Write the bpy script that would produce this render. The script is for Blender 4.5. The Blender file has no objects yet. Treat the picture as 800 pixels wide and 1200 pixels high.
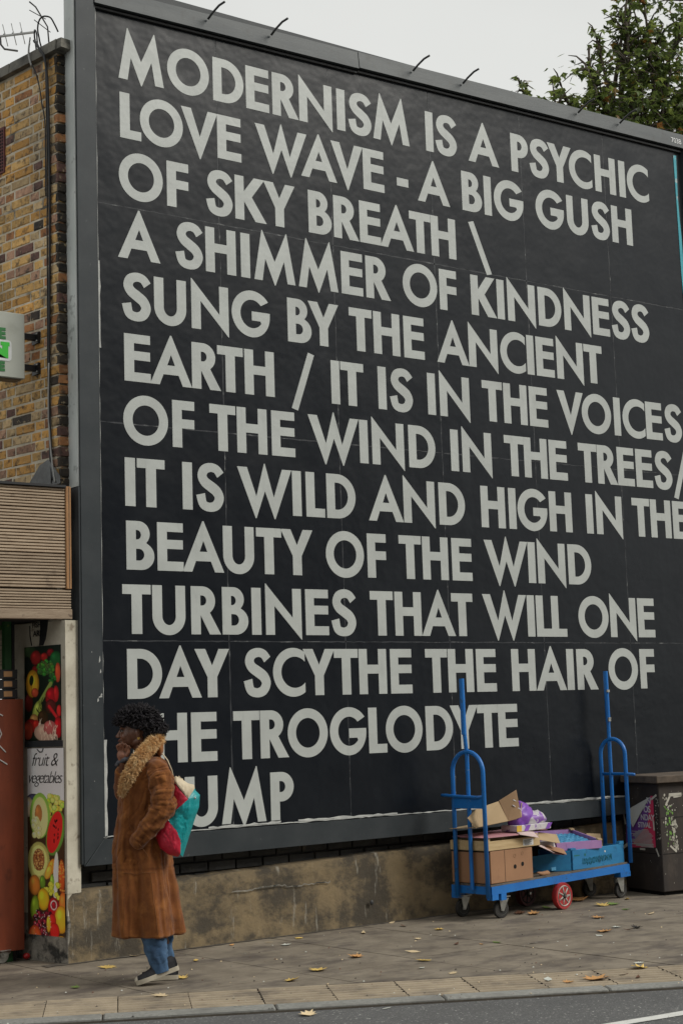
import bpy, bmesh, math, random
import numpy as np
from mathutils import Vector, Matrix, noise as mnoise
SC = bpy.context.scene
COL = SC.collection
PI = math.pi
random.seed(7)

# ---------------------------------------------------------------- camera
cam_d = bpy.data.cameras.new('camera'); cam = bpy.data.objects.new('camera', cam_d); COL.objects.link(cam)
cr = Vector((0.8072, -0.5894, -0.0326))   # right
cf = Vector((0.5845, 0.8007, 0.1308))     # forward
cf.normalize(); cr = (cr - cf * cr.dot(cf)).normalized(); cu = cr.cross(cf)
cam.matrix_world = Matrix(((cr.x, cu.x, -cf.x, 0.0), (cr.y, cu.y, -cf.y, -9.563), (cr.z, cu.z, -cf.z, 1.498), (0, 0, 0, 1)))
cam_d.sensor_fit = 'VERTICAL'; cam_d.sensor_height = 36.0; cam_d.lens = 1850.0 / 1200.0 * 36.0
cam_d.clip_start = 0.1; cam_d.clip_end = 3000.0
SC.camera = cam

# ---------------------------------------------------------------- world: overcast sky
SUN_EL, SUN_AZ = math.radians(38), math.radians(140)     # azimuth measured from +Y towards +X
W = bpy.data.worlds.new('World'); SC.world = W; W.use_nodes = True
nt = W.node_tree; nt.nodes.clear()
out = nt.nodes.new('ShaderNodeOutputWorld'); bg = nt.nodes.new('ShaderNodeBackground')
sky = nt.nodes.new('ShaderNodeTexSky'); sky.sky_type = 'NISHITA'; sky.sun_disc = False
sky.sun_elevation = SUN_EL; sky.sun_rotation = SUN_AZ
tc = nt.nodes.new('ShaderNodeTexCoord'); mp = nt.nodes.new('ShaderNodeMapping'); mp.inputs['Scale'].default_value = (1.2, 1.2, 3.0)
nz = nt.nodes.new('ShaderNodeTexNoise'); nz.inputs['Scale'].default_value = 1.6; nz.inputs['Detail'].default_value = 4
rp = nt.nodes.new('ShaderNodeValToRGB')
rp.color_ramp.elements[0].position = 0.3; rp.color_ramp.elements[0].color = (5.4, 5.42, 5.2, 1)
rp.color_ramp.elements[1].position = 0.7; rp.color_ramp.elements[1].color = (6.15, 6.2, 5.95, 1)
mx = nt.nodes.new('ShaderNodeMixRGB'); mx.inputs[0].default_value = 0.95
nt.links.new(tc.outputs['Generated'], mp.inputs[0]); nt.links.new(mp.outputs[0], nz.inputs['Vector']); nt.links.new(nz.outputs[0], rp.inputs[0])
nt.links.new(sky.outputs[0], mx.inputs[1]); nt.links.new(rp.outputs[0], mx.inputs[2])
nt.links.new(mx.outputs[0], bg.inputs[0]); bg.inputs[1].default_value = 0.1
nt.links.new(bg.outputs[0], out.inputs[0])

sun_d = bpy.data.lights.new('sun', 'SUN'); sun = bpy.data.objects.new('sun', sun_d); COL.objects.link(sun)
sun_d.energy = 1.5; sun_d.angle = math.radians(22); sun_d.color = (1.0, 0.96, 0.88)
sv = Vector((math.sin(SUN_AZ) * math.cos(SUN_EL), math.cos(SUN_AZ) * math.cos(SUN_EL), math.sin(SUN_EL)))
sun.rotation_euler = sv.to_track_quat('Z', 'Y').to_euler(); sun.location = (8, -12, 12)
vs = SC.view_settings; vs.view_transform = 'Standard'; vs.look = 'None'; vs.exposure = 0.45; vs.gamma = 1.0; vs.use_curve_mapping = False

# ---------------------------------------------------------------- materials
MATS = {}
def srgb(r, g, b):
    f = lambda c: (c / 255 / 12.92) if c / 255 <= 0.04045 else ((c / 255 + 0.055) / 1.055) ** 2.4
    return (f(r), f(g), f(b))
def mat(name, c1, c2=None, rough=0.7, scale=4.0, detail=6, stretch=(1, 1, 1), bump=0.0, bscale=None, bdist=0.01,
        metal=0.0, rand=0.0, lo=0.35, hi=0.65, c3=None, s3=1.0, lo3=0.5, hi3=0.6, f3=1.0, coat=0.0, sheen=0.0, stretch3=(1, 1, 1),
        c4=None, s4=1.0, lo4=0.5, hi4=0.6, f4=1.0, stretch4=(1, 1, 1), attr=None, spec=0.5, world=False, rrough=0.0, nrough=0.6, bdet=8, soot=0.0, fold_light=None):
    """general procedural surface: two tones by noise, optional patches c3 and c4, bump, per-object variation"""
    m = bpy.data.materials.new(name); m.use_nodes = True; n = m.node_tree; L = n.links; N = n.nodes
    b = N['Principled BSDF']; b.inputs['Roughness'].default_value = rough; b.inputs['Metallic'].default_value = metal
    b.inputs['Coat Weight'].default_value = coat; b.inputs['Sheen Weight'].default_value = sheen
    b.inputs['Specular IOR Level'].default_value = spec
    if world:
        tc = N.new('ShaderNodeNewGeometry').outputs['Position']
    else:
        tc = N.new('ShaderNodeTexCoord').outputs['Object']
    oi = N.new('ShaderNodeObjectInfo')
    ad = N.new('ShaderNodeVectorMath'); ad.operation = 'ADD'; sc_ = N.new('ShaderNodeVectorMath'); sc_.operation = 'SCALE'
    L.new(oi.outputs['Random'], sc_.inputs[0]); sc_.inputs['Scale'].default_value = (0.0 if world else 17.0)
    L.new(tc, ad.inputs[0]); L.new(sc_.outputs[0], ad.inputs[1])
    def nz(s, st, det):
        mp = N.new('ShaderNodeMapping'); mp.inputs['Scale'].default_value = st
        t = N.new('ShaderNodeTexNoise'); t.inputs['Scale'].default_value = s; t.inputs['Detail'].default_value = det
        t.inputs['Roughness'].default_value = nrough
        L.new(ad.outputs[0], mp.inputs[0]); L.new(mp.outputs[0], t.inputs['Vector']); return t.outputs[0]
    def ramp(src, lo, hi):
        r = N.new('ShaderNodeMapRange'); r.inputs['From Min'].default_value = lo; r.inputs['From Max'].default_value = hi
        L.new(src, r.inputs[0]); return r.outputs[0]
    def mixc(fac, a, bb, f=1.0):
        x = N.new('ShaderNodeMixRGB')
        if fac is None: x.inputs[0].default_value = f
        elif f != 1.0:
            mu = N.new('ShaderNodeMath'); mu.operation = 'MULTIPLY'; L.new(fac, mu.inputs[0]); mu.inputs[1].default_value = f; L.new(mu.outputs[0], x.inputs[0])
        else: L.new(fac, x.inputs[0])
        for i, v in ((1, a), (2, bb)):
            if isinstance(v, tuple): x.inputs[i].default_value = (*v[:3], 1)
            else: L.new(v, x.inputs[i])
        return x.outputs[0]
    c2 = c2 or tuple(v * 0.8 for v in c1)
    n1 = nz(scale, stretch, detail)
    base = mixc(ramp(n1, lo, hi), c1, c2)
    if attr:
        at = N.new('ShaderNodeAttribute'); at.attribute_name = attr
        base = mixc(ramp(n1, lo, hi), at.outputs['Color'], at.outputs['Color'])
    if c3: base = mixc(ramp(nz(s3, stretch3, 5), lo3, hi3), base, c3, f3)
    if c4: base = mixc(ramp(nz(s4, stretch4, 5), lo4, hi4), base, c4, f4)
    if rand:
        hs = N.new('ShaderNodeHueSaturation'); r = N.new('ShaderNodeMapRange'); r.inputs['To Min'].default_value = 1 - rand; r.inputs['To Max'].default_value = 1 + rand
        L.new(oi.outputs['Random'], r.inputs[0]); L.new(r.outputs[0], hs.inputs['Value']); L.new(base, hs.inputs['Color']); base = hs.outputs[0]
    if fold_light:  # paints light on ridges and shade in creases into the base colour
        gg = N.new('ShaderNodeNewGeometry'); base = mixc(ramp(gg.outputs['Pointiness'], .50, .56), base, fold_light, .5); base = mixc(ramp(gg.outputs['Pointiness'], .49, .43), base, tuple(v * .35 for v in c2), .5)
    if soot:
        gp = N.new('ShaderNodeNewGeometry'); tn = N.new('ShaderNodeTexNoise'); tn.inputs['Scale'].default_value = 2.3; tn.inputs['Detail'].default_value = 6
        L.new(gp.outputs['Position'], tn.inputs['Vector']); base = mixc(ramp(tn.outputs[0], .45, .72), base, (.06, .048, .036), soot)
    L.new(base, b.inputs['Base Color'])
    if rrough:
        r = N.new('ShaderNodeMapRange'); r.inputs['To Min'].default_value = rough - rrough; r.inputs['To Max'].default_value = rough + rrough
        L.new(nz(scale * 0.7, (1, 1, 1), 4), r.inputs[0]); L.new(r.outputs[0], b.inputs['Roughness'])
    if bump:
        bp = N.new('ShaderNodeBump'); bp.inputs['Strength'].default_value = bump; bp.inputs['Distance'].default_value = bdist
        L.new(nz(bscale or scale * 3, stretch, bdet), bp.inputs['Height']); L.new(bp.outputs[0], b.inputs['Normal'])
    MATS[name] = m
    return m

M_road = mat('asphalt', (.075, .076, .078), (.145, .145, .143), rough=.9, scale=90, detail=5, bump=.9, bscale=130, bdist=.006, c3=(.5, .5, .47), s3=60, lo3=.62, hi3=.67, c4=(.06, .06, .062), s4=1.5, lo4=.4, hi4=.7, f4=.45)
M_pave = mat('worn paving', (.155, .129, .097), (.265, .226, .174), rough=.86, scale=3.6, detail=10, bump=.35, bscale=60, bdist=.004, c3=(.065, .052, .046), s3=2.0, lo3=.48, hi3=.64, f3=.75, nrough=.7, c4=(.33, .30, .25), s4=55, lo4=.66, hi4=.72, f4=.5, world=True, stretch3=(1.0, 1.8, 1), rrough=.12)
M_joint = mat('dirt joint', (.07, .06, .048), (.11, .095, .075), rough=.95, scale=20, world=True)
M_tile = mat('ribbed buff slab', (.30, .245, .175), (.39, .32, .23), rough=.85, scale=7, bump=.4, bscale=90, bdist=.003, rand=.1, c3=(.15, .125, .10), s3=4, lo3=.5, hi3=.68, f3=.75, world=True)
M_kerb = mat('granite kerb', (.20, .20, .185), (.29, .29, .27), rough=.8, scale=40, bump=.4, bscale=80, bdist=.004, rand=.1, c3=(.16, .155, .145), s3=5, lo3=.52, hi3=.7, f3=.8, world=True)
M_paint = mat('worn road paint', (.70, .70, .67), (.60, .60, .57), rough=.7, scale=12, bump=.5, bscale=120, bdist=.003, c3=(.16, .16, .16), s3=60, lo3=.62, hi3=.67, f3=.8)
M_black = mat('poster black', (.0056, .0078, .0118), (.0078, .0105, .0148), rough=.30, scale=2.2, detail=8, bump=.26, bscale=1.35, bdist=.05, bdet=4, c3=(.017, .021, .026), s3=3.0, lo3=.55, hi3=.85, f3=.5, stretch3=(1.6, 1, .9), world=True, rrough=.09, spec=.26)
M_letter = mat('poster grey letters', (.50, .53, .51), (.44, .465, .45), rough=.38, scale=3.2, detail=8, bump=.22, bscale=1.9, bdist=.04, bdet=4, c3=(.30, .32, .31), s3=5, lo3=.56, hi3=.78, f3=.35, stretch3=(3, 1, .6), world=True, spec=.4)
M_frame = mat('painted frame grey', (.034, .041, .046), (.046, .053, .058), spec=.26, rough=.45, scale=5, bump=.12, bscale=90, bdist=.003, c3=(.13, .14, .14), s3=22, lo3=.66, hi3=.72, f3=.6, world=True, rrough=.1)
M_rail = mat('weathered top rail', (.045, .056, .062), (.075, .086, .09), spec=.35, rough=.5, scale=3, stretch=(.6, 1, 3), bump=.2, bscale=30, bdist=.004, c3=(.04, .045, .045), s3=9, lo3=.55, hi3=.7, f3=.7, world=True)
M_galv = mat('galvanised side panel', (.60, .63, .61), (.42, .45, .44), rough=.5, scale=3, stretch=(1, 1, .5), c3=(.07, .075, .07), s3=7, lo3=.60, hi3=.72, f3=.8, world=True)
M_torn = mat('torn white paper', (.62, .63, .60), (.40, .41, .40), rough=.8, scale=9, bump=.5, bscale=50, bdist=.004, world=True)
M_seam = mat('seam dust', (.014, .017, .022), (.020, .024, .030), rough=.6, scale=3, c3=(.26, .27, .265), s3=12, lo3=.55, hi3=.70, f3=.7, world=True, stretch3=(1, 1, 1.5))
M_cyan = mat('cyan paper edge', (.03, .33, .42), (.06, .42, .50), rough=.6, scale=8, c3=(.5, .55, .55), s3=9, lo3=.62, hi3=.7, world=True)
M_rod = mat('dark steel rod', (.03, .032, .034), (.05, .05, .05), rough=.5, scale=30)
M_render = mat('stained render', (.26, .195, .108), (.135, .105, .066), rough=.9, scale=2.6, detail=12, bump=.8, bscale=16, bdist=.012, c3=(.040, .036, .030), s3=2.6, lo3=.44, hi3=.57, f3=.78, stretch3=(1, 1, 1.3), c4=(.44, .42, .36), s4=6, lo4=.60, hi4=.70, f4=.75, stretch4=(2.6, 1, .3), world=True, nrough=.74)
M_darkbrick = mat('black painted brick', (.016, .017, .018), (.034, .033, .03), rough=.7, scale=8, bump=.8, bscale=30, bdist=.008, c3=(.12, .10, .07), s3=9, lo3=.64, hi3=.74, f3=.7, world=True, rand=.25)
M_mortar = mat('lime mortar', (.70, .63, .50), (.52, .46, .35), rough=.95, scale=14, bump=.6, bscale=60, bdist=.005, c3=(.11, .10, .08), s3=3, lo3=.55, hi3=.7, world=True, soot=.4)
def brickmat(name, a, b, d=(.05, .038, .03)):
    return mat(name, a, b, rough=.9, scale=22, detail=8, bump=.9, bscale=55, bdist=.006, c3=d, s3=20, lo3=.50, hi3=.66, f3=.85, rand=.28, c4=(.70, .56, .34), s4=30, lo4=.60, hi4=.70, f4=.6, soot=.35)
M_bricks = [brickmat('brick yellow', (.66, .42, .16), (.50, .29, .095)), brickmat('brick ochre', (.58, .32, .095), (.66, .34, .085)),
            brickmat('brick buff', (.62, .46, .25), (.46, .31, .16)), brickmat('brick orange', (.44, .20, .075), (.32, .14, .06)),
            brickmat('brick plum', (.20, .10, .08), (.12, .065, .055)), brickmat('brick pink', (.48, .29, .19), (.36, .20, .13)),
            brickmat('brick sooty', (.045, .038, .033), (.075, .055, .04), (.02, .02, .02))]
M_brickend = brickmat('brick tarred', (.026, .024, .022), (.055, .042, .03), (.012, .012, .012))
M_coping = mat('concrete coping', (.20, .19, .16), (.12, .115, .10), rough=.92, scale=6, detail=9, bump=.7, bscale=40, bdist=.008, c3=(.04, .04, .036), s3=5, lo3=.5, hi3=.68, world=True)
M_cable = mat('black cable', (.012, .013, .015), rough=.5, scale=10)
M_cablew = mat('pale cable', (.42, .42, .40), rough=.5, scale=10)
M_vent = mat('terracotta vent', (.11, .035, .035), (.15, .05, .045), rough=.8, scale=20)
M_hole = mat('dark void', (.006, .006, .006), rough=1, scale=3)
M_lead = mat('lead flashing', (.16, .165, .165), (.10, .10, .10), rough=.6, scale=10, bump=.4)
M_deck = mat('weathered deck board', (.47, .37, .265), (.35, .265, .185), rough=.85, scale=5, stretch=(1.2, 6, 9), detail=8, bump=.4, bscale=20, bdist=.003, c3=(.07, .05, .04), s3=6, lo3=.60, hi3=.74, f3=.75, stretch3=(1, 1, 2), rand=.12, world=True)
M_deckg = mat('deck groove', (.14, .10, .072), (.09, .066, .05), rough=.9, scale=8, world=True)
M_trim = mat('timber trim', (.42, .23, .10), (.30, .15, .065), rough=.75, scale=10, stretch=(4, 4, .6), bump=.3)
M_plain = mat('plain fascia board', (.36, .28, .20), (.27, .20, .14), rough=.85, scale=8, stretch=(1, 1, 6), bump=.3, c3=(.10, .07, .05), s3=12, lo3=.62, hi3=.7)
M_cream = mat('cream painted render', (.60, .565, .46), (.42, .385, .30), rough=.8, scale=5, bump=.4, bscale=25, bdist=.005, c3=(.16, .12, .08), s3=14, lo3=.60, hi3=.70, f3=.7, world=True)
M_base = mat('chipped concrete base', (.33, .31, .26), (.16, .15, .13), rough=.92, scale=9, bump=.9, bscale=30, bdist=.01, c3=(.04, .04, .036), s3=8, lo3=.5, hi3=.6, world=True)
M_ply = mat('brown stained plywood', (.20, .046, .020), (.13, .032, .015), rough=.62, scale=4, stretch=(2.5, 2.5, .6), detail=8, bump=.15, c3=(.06, .018, .010), s3=9, lo3=.60, hi3=.75, stretch3=(1, 1, .8), f3=.7, spec=.25)
M_print = mat('printed picture', (.5, .5, .5), rough=.35, scale=5, attr='Col')
M_ink = mat('black ink', (.012, .012, .014), rough=.5, scale=5)
M_greenp = mat('green painted post', (.012, .07, .018), (.02, .10, .025), rough=.5, scale=9)
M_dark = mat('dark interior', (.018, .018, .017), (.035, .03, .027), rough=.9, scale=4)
M_beige = mat('beige box card', (.38, .31, .20), (.30, .24, .15), rough=.8, scale=5)
M_orange = mat('orange crate', (.62, .27, .04), (.50, .20, .03), rough=.6, scale=5)
M_white = mat('white plastic', (.70, .72, .72), rough=.4, scale=5)
M_tag = mat('kraft price tag', (.40, .22, .10), (.33, .18, .08), rough=.8, scale=9)
M_signbox = mat('pale sign cabinet', (.45, .47, .42), (.40, .42, .37), rough=.32, scale=2, c3=(.25, .25, .21), s3=4, lo3=.6, hi3=.75, f3=.4)
M_signunder = mat('rusty sign underside', (.28, .22, .15), (.18, .13, .09), rough=.7, scale=9)
M_gdark = mat('dark green sign letters', (.012, .16, .03), rough=.4, scale=5)
M_gbright = mat('bright green sign letter', (.03, .55, .03), rough=.4, scale=5)
M_leafs = [mat('leaf green a', (.14, .19, .055), (.10, .145, .04), rough=.5, scale=2), mat('leaf green b', (.27, .33, .085), (.18, .24, .06), rough=.5, scale=2),
           mat('leaf dark', (.045, .065, .025), (.06, .085, .03), rough=.5, scale=2), mat('leaf turning', (.24, .20, .04), (.22, .09, .03), rough=.5, scale=2)]
for m_ in M_leafs:
    n_ = m_.node_tree; b_ = n_.nodes['Principled BSDF']; tl = n_.nodes.new('ShaderNodeBsdfTranslucent'); ms = n_.nodes.new('ShaderNodeMixShader'); ms.inputs[0].default_value = .42
    n_.links.new(b_.inputs['Base Color'].links[0].from_socket, tl.inputs[0]); n_.links.new(b_.outputs[0], ms.inputs[1]); n_.links.new(tl.outputs[0], ms.inputs[2]); n_.links.new(ms.outputs[0], n_.nodes['Material Output'].inputs[0])
M_bark = mat('bark', (.06, .05, .04), (.10, .08, .06), rough=.95, scale=20, bump=.8)
M_foliage = mat('shop greenery', (.08, .16, .03), (.04, .10, .02), rough=.5, scale=9)
M_blue = mat('blue trolley paint', (.008, .135, .46), (.012, .17, .54), rough=.38, scale=6, bump=.06, bscale=60, c3=(.03, .06, .11), s3=24, lo3=.60, hi3=.70, f3=.7, c4=(.30, .34, .36), s4=38, lo4=.68, hi4=.72, f4=.7, rrough=.12)
M_plyd = mat('grey weathered deck ply', (.17, .14, .11), (.09, .075, .06), rough=.9, scale=12, stretch=(1, 4, 1), bump=.5)
M_steel = mat('galvanised caster steel', (.45, .45, .42), (.30, .30, .28), rough=.4, metal=.7, scale=20)
M_rubber = mat('black rubber', (.018, .018, .018), (.035, .033, .03), rough=.8, scale=20)
M_redtyre = mat('red wheel rim', (.42, .022, .022), (.30, .02, .02), rough=.5, scale=20)
M_hub = mat('pale hub', (.46, .45, .40), (.30, .29, .26), rough=.6, scale=15, metal=.2)
M_card = mat('brown cardboard', (.36, .195, .105), (.31, .165, .09), rough=.85, scale=4, bump=.1, c3=(.20, .11, .06), s3=5, lo3=.6, hi3=.75, f3=.5)
M_kraft = mat('kraft cardboard', (.46, .335, .195), (.40, .29, .165), rough=.85, scale=5, bump=.1)
M_kraftd = mat('inner cardboard', (.34, .22, .13), (.28, .18, .10), rough=.9, scale=5)
M_pine = mat('pale pine', (.56, .42, .23), (.46, .33, .17), rough=.75, scale=6, stretch=(1, 8, 8))
M_pink = mat('pink card', (.52, .26, .29), (.46, .215, .25), rough=.75, scale=4)
M_pinkw = mat('pale pink card', (.62, .50, .48), (.55, .40, .40), rough=.75, scale=12)
M_purp = mat('lilac tray card', (.30, .16, .38), (.36, .20, .42), rough=.6, scale=7)
M_vio = mat('violet wrapper', (.18, .05, .40), (.28, .10, .50), rough=.4, scale=8, bump=.4, bscale=12, bdist=.01)
M_wrap = mat('white printed wrapper', (.62, .62, .60), (.50, .46, .52), rough=.45, scale=10, c3=(.24, .10, .42), s3=11, lo3=.56, hi3=.60, c4=(.10, .10, .03), s4=17, lo4=.66, hi4=.68)
M_yel = mat('yellow card', (.68, .45, .05), rough=.6, scale=5)
M_bliner = mat('blue moulded liner', (.05, .22, .42), (.10, .34, .55), rough=.35, scale=12, bump=.5, bscale=20, bdist=.01)
M_bcrate = mat('blue wooden crate', (.012, .16, .36), (.015, .20, .42), rough=.6, scale=6, stretch=(1, 4, 4), c3=(.01, .09, .20), s3=9, lo3=.6, hi3=.7)
M_script = mat('dark green script', (.006, .15, .14), rough=.6, scale=5)
M_bin = mat('brown painted bin', (.040, .030, .024), (.024, .019, .017), rough=.7, scale=8, stretch=(1, 1, .35), bump=.4, bscale=40, bdist=.004, c3=(.085, .068, .055), s3=5, lo3=.58, hi3=.75, stretch3=(1, 1, .5))
M_binlid = mat('worn bin lid', (.13, .10, .075), (.075, .058, .045), rough=.85, scale=9, bump=.5)
M_flake = mat('flaked white paint', (.52, .51, .44), (.40, .38, .32), rough=.85, scale=20)
M_flakeg = mat('flaked green paint', (.20, .42, .08), rough=.85, scale=20)
M_tape = mat('masking tape', (.55, .53, .46), (.46, .44, .38), rough=.7, scale=20)
M_bpink = mat('poster pink', (.62, .035, .10), (.55, .05, .12), rough=.45, scale=4)
M_bviol = mat('poster violet', (.14, .05, .26), (.18, .06, .28), rough=.45, scale=4)
M_bback = mat('poster reverse', (.55, .56, .52), (.48, .49, .46), rough=.6, scale=4)
M_skin = mat('brown skin', (.125, .053, .031), (.18, .08, .048), rough=.36, scale=9, bump=.1, bscale=60, bdist=.002, c3=(.13, .055, .032), s3=4, lo3=.55, hi3=.75, f3=.5)
M_palm = mat('lighter palm skin', (.34, .155, .092), (.24, .10, .06), rough=.5, scale=12)
M_hair = mat('black curly hair', (.010, .009, .010), (.030, .027, .031), rough=.75, scale=30, spec=.2)
M_suede = mat('brown suede', (.20, .068, .017), (.125, .040, .011), rough=.9, scale=9, detail=10, bump=.6, bscale=30, bdist=.007, c3=(.33, .13, .033), s3=10, lo3=.53, hi3=.70, f3=.5, sheen=.15, c4=(.06, .022, .009), s4=8, lo4=.56, hi4=.70, f4=.55, spec=.2, nrough=.68, fold_light=(.42, .17, .045))  # fold highlights and crease shade are put into the suede colour
M_seamc = mat('coat stitching', (.15, .05, .012), (.24, .10, .03), rough=.8, scale=30)
M_fur = mat('golden fleece trim', (.78, .54, .27), (.56, .32, .13), rough=.85, scale=20, c3=(.80, .62, .36), s3=16, lo3=.5, hi3=.62)
M_furd = mat('fleece root', (.34, .20, .09), rough=.9, scale=20)
M_lining = mat('dark checked cuff', (.035, .038, .05), (.12, .12, .14), rough=.8, scale=45)
M_jean = mat('blue denim', (.035, .085, .17), (.075, .15, .26), rough=.85, scale=9, bump=.5, bscale=25, bdist=.006, c3=(.02, .045, .09), s3=10, lo3=.52, hi3=.68)
M_canvas = mat('black canvas shoe', (.012, .012, .015), (.022, .022, .026), rough=.8, scale=30, bump=.3)
M_sole = mat('white rubber sole', (.55, .50, .40), (.42, .38, .30), rough=.6, scale=15)
M_teal = mat('teal bag fabric', (.008, .34, .36), (.010, .26, .28), rough=.35, scale=7, bump=.7, bscale=8, bdist=.02)
M_bagred = mat('red bag fabric', (.58, .018, .05), (.46, .014, .04), rough=.45, scale=7, bump=.5, bscale=8, bdist=.015)
M_bagcream = mat('cream bag fabric', (.62, .53, .38), (.52, .43, .30), rough=.75, scale=9, bump=.4)
M_eye = mat('eye white', (.30, .28, .26), rough=.2, scale=4)
M_gold = mat('gold earring', (.7, .45, .12), rough=.3, metal=.9, scale=4)
M_tomato = mat('red tomato skin', (.40, .015, .015), rough=.3, scale=4)
M_alu = mat('aerial aluminium', (.30, .31, .31), (.20, .20, .20), rough=.4, metal=.6, scale=10)
M_fallen = [mat('fallen yellow', (.74, .54, .17), (.60, .40, .11), rough=.6, scale=30, rand=.15), mat('fallen beige', (.74, .60, .38), (.60, .46, .27), rough=.65, scale=30, rand=.15),
            mat('fallen orange', (.64, .36, .14), (.50, .25, .09), rough=.65, scale=30, rand=.15), mat('fallen brown', (.16, .07, .035), (.10, .045, .025), rough=.7, scale=30, rand=.2),
            mat('fallen green', (.12, .24, .05), (.22, .28, .07), rough=.6, scale=30), mat('pale scrap', (.66, .68, .62), rough=.6, scale=30), mat('dark scrap', (.02, .016, .014), rough=.8, scale=30)]
M_opp = mat('opposite brick', (.17, .12, .085), (.12, .09, .07), rough=.9, scale=6, bump=.3)
M_oppw = mat('opposite glass', (.02, .025, .03), rough=.1, scale=3)
M_oppt = mat('opposite stone trim', (.32, .30, .26), rough=.8, scale=6)

# ---------------------------------------------------------------- mesh helpers
class MB:
    def __init__(s): s.v = []; s.f = []; s.m = []; s.mats = []
    def mi(s, m):
        if m is None: return 0
        if m not in s.mats: s.mats.append(m)
        return s.mats.index(m)
    def add(s, vs, fs, m=None):
        k = len(s.v); s.v += [tuple(p) for p in vs]; i = s.mi(m)
        for f in fs: s.f.append(tuple(a + k for a in f)); s.m.append(i)
        return s
    def hexa(s, P, m=None):   # 8 pts: bottom 4 ccw, top 4 ccw
        return s.add(P, [(0, 3, 2, 1), (4, 5, 6, 7), (0, 1, 5, 4), (1, 2, 6, 5), (2, 3, 7, 6), (3, 0, 4, 7)], m)
    def box(s, x0, x1, y0, y1, z0, z1, m=None):
        return s.hexa([(x0, y0, z0), (x1, y0, z0), (x1, y1, z0), (x0, y1, z0), (x0, y0, z1), (x1, y0, z1), (x1, y1, z1), (x0, y1, z1)], m)
    def bbox(s, x0, x1, y0, y1, z0, z1, bev=.004, m=None, seg=1):
        bm = bmesh.new(); bmesh.ops.create_cube(bm, size=1)
        for v in bm.verts: v.co = Vector(((x0 + x1) / 2 + v.co.x * (x1 - x0), (y0 + y1) / 2 + v.co.y * (y1 - y0), (z0 + z1) / 2 + v.co.z * (z1 - z0)))
        bmesh.ops.bevel(bm, geom=list(bm.edges), offset=bev, segments=seg, affect='EDGES', profile=.5)
        bm.verts.ensure_lookup_table()
        s.add([v.co[:] for v in bm.verts], [[v.index for v in f.verts] for f in bm.faces], m) if not bm.verts.index_update() else None
        bm.free(); return s
    def tube(s, pts, r, n=10, m=None, cap=True, closed=False):
        pts = [Vector(p) for p in pts]; N = len(pts); rs = r if isinstance(r, (list, tuple)) else [r] * N
        up = None; vs = []; fs = []
        for i, p in enumerate(pts):
            a = pts[i - 1] if i else (pts[-1] if closed else p); b = pts[(i + 1) % N] if (i < N - 1 or closed) else p
            t = (b - a).normalized()
            if up is None: up = Vector((0, 0, 1)) if abs(t.z) < .9 else Vector((1, 0, 0))
            e = t.cross(up).normalized(); g = e.cross(t).normalized(); up = g
            for k in range(n):
                w = 2 * PI * k / n; vs.append(p + e * math.cos(w) * rs[i] + g * math.sin(w) * rs[i])
        for i in range(N - 1 + (1 if closed else 0)):
            j = (i + 1) % N
            for k in range(n): fs.append((i * n + k, i * n + (k + 1) % n, j * n + (k + 1) % n, j * n + k))
        if cap and not closed: fs.append(tuple(range(n))[::-1]); fs.append(tuple((N - 1) * n + k for k in range(n)))
        return s.add(vs, fs, m)
    def lathe(s, prof, mx=None, n=20, m=None):   # prof: (r, h) along local z
        mx = mx or Matrix(); vs = []; fs = []
        for r, h in prof:
            for k in range(n):
                w = 2 * PI * k / n; vs.append(mx @ Vector((r * math.cos(w), r * math.sin(w), h)))
        for i in range(len(prof) - 1):
            for k in range(n): fs.append((i * n + k, i * n + (k + 1) % n, (i + 1) * n + (k + 1) % n, (i + 1) * n + k))
        fs.append(tuple(range(n))[::-1]); fs.append(tuple((len(prof) - 1) * n + k for k in range(n)))
        return s.add(vs, fs, m)
    def ell(s, c, r, m=None, n=16, k=10, rot=None):
        c = Vector(c); vs = []; fs = []; R = rot or Matrix.Identity(3)
        vs.append(c + R @ Vector((0, 0, -r[2])))
        for i in range(1, k):
            a = -PI / 2 + PI * i / k
            for j in range(n):
                w = 2 * PI * j / n; vs.append(c + R @ Vector((r[0] * math.cos(a) * math.cos(w), r[1] * math.cos(a) * math.sin(w), r[2] * math.sin(a))))
        vs.append(c + R @ Vector((0, 0, r[2])))
        for j in range(n): fs.append((0, 1 + (j + 1) % n, 1 + j))
        for i in range(k - 2):
            for j in range(n): fs.append((1 + i * n + j, 1 + i * n + (j + 1) % n, 1 + (i + 1) * n + (j + 1) % n, 1 + (i + 1) * n + j))
        T = len(vs) - 1; o = 1 + (k - 2) * n
        for j in range(n): fs.append((o + j, o + (j + 1) % n, T))
        return s.add(vs, fs, m)
    def capsule(s, a, b, ra, rb, m=None, n=12):
        a = Vector(a); b = Vector(b); t = (b - a); L = t.length; t.normalize()
        pts = []; rs = []
        for q in (-1, -.85, -.5): pts.append(a + t * ra * q); rs.append(max(ra * math.sqrt(1 - q * q), .0006))
        pts.append(a); rs.append(ra); pts.append(b); rs.append(rb)
        for q in (.5, .85, 1): pts.append(b + t * rb * q); rs.append(max(rb * math.sqrt(1 - q * q), .0006))
        return s.tube(pts, rs, n, m)
    def prism(s, poly, o, ex, ey, ez, m=None):   # extrude 2D polygon: o + x ex + y ey, thickness vector ez
        o, ex, ey, ez = map(Vector, (o, ex, ey, ez)); n = len(poly)
        vs = [o + ex * x + ey * y for x, y in poly] + [o + ex * x + ey * y + ez for x, y in poly]
        return s.add(vs, [tuple(range(n))[::-1], tuple(range(n, 2 * n))] + [(i, (i + 1) % n, n + (i + 1) % n, n + i) for i in range(n)], m)
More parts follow.
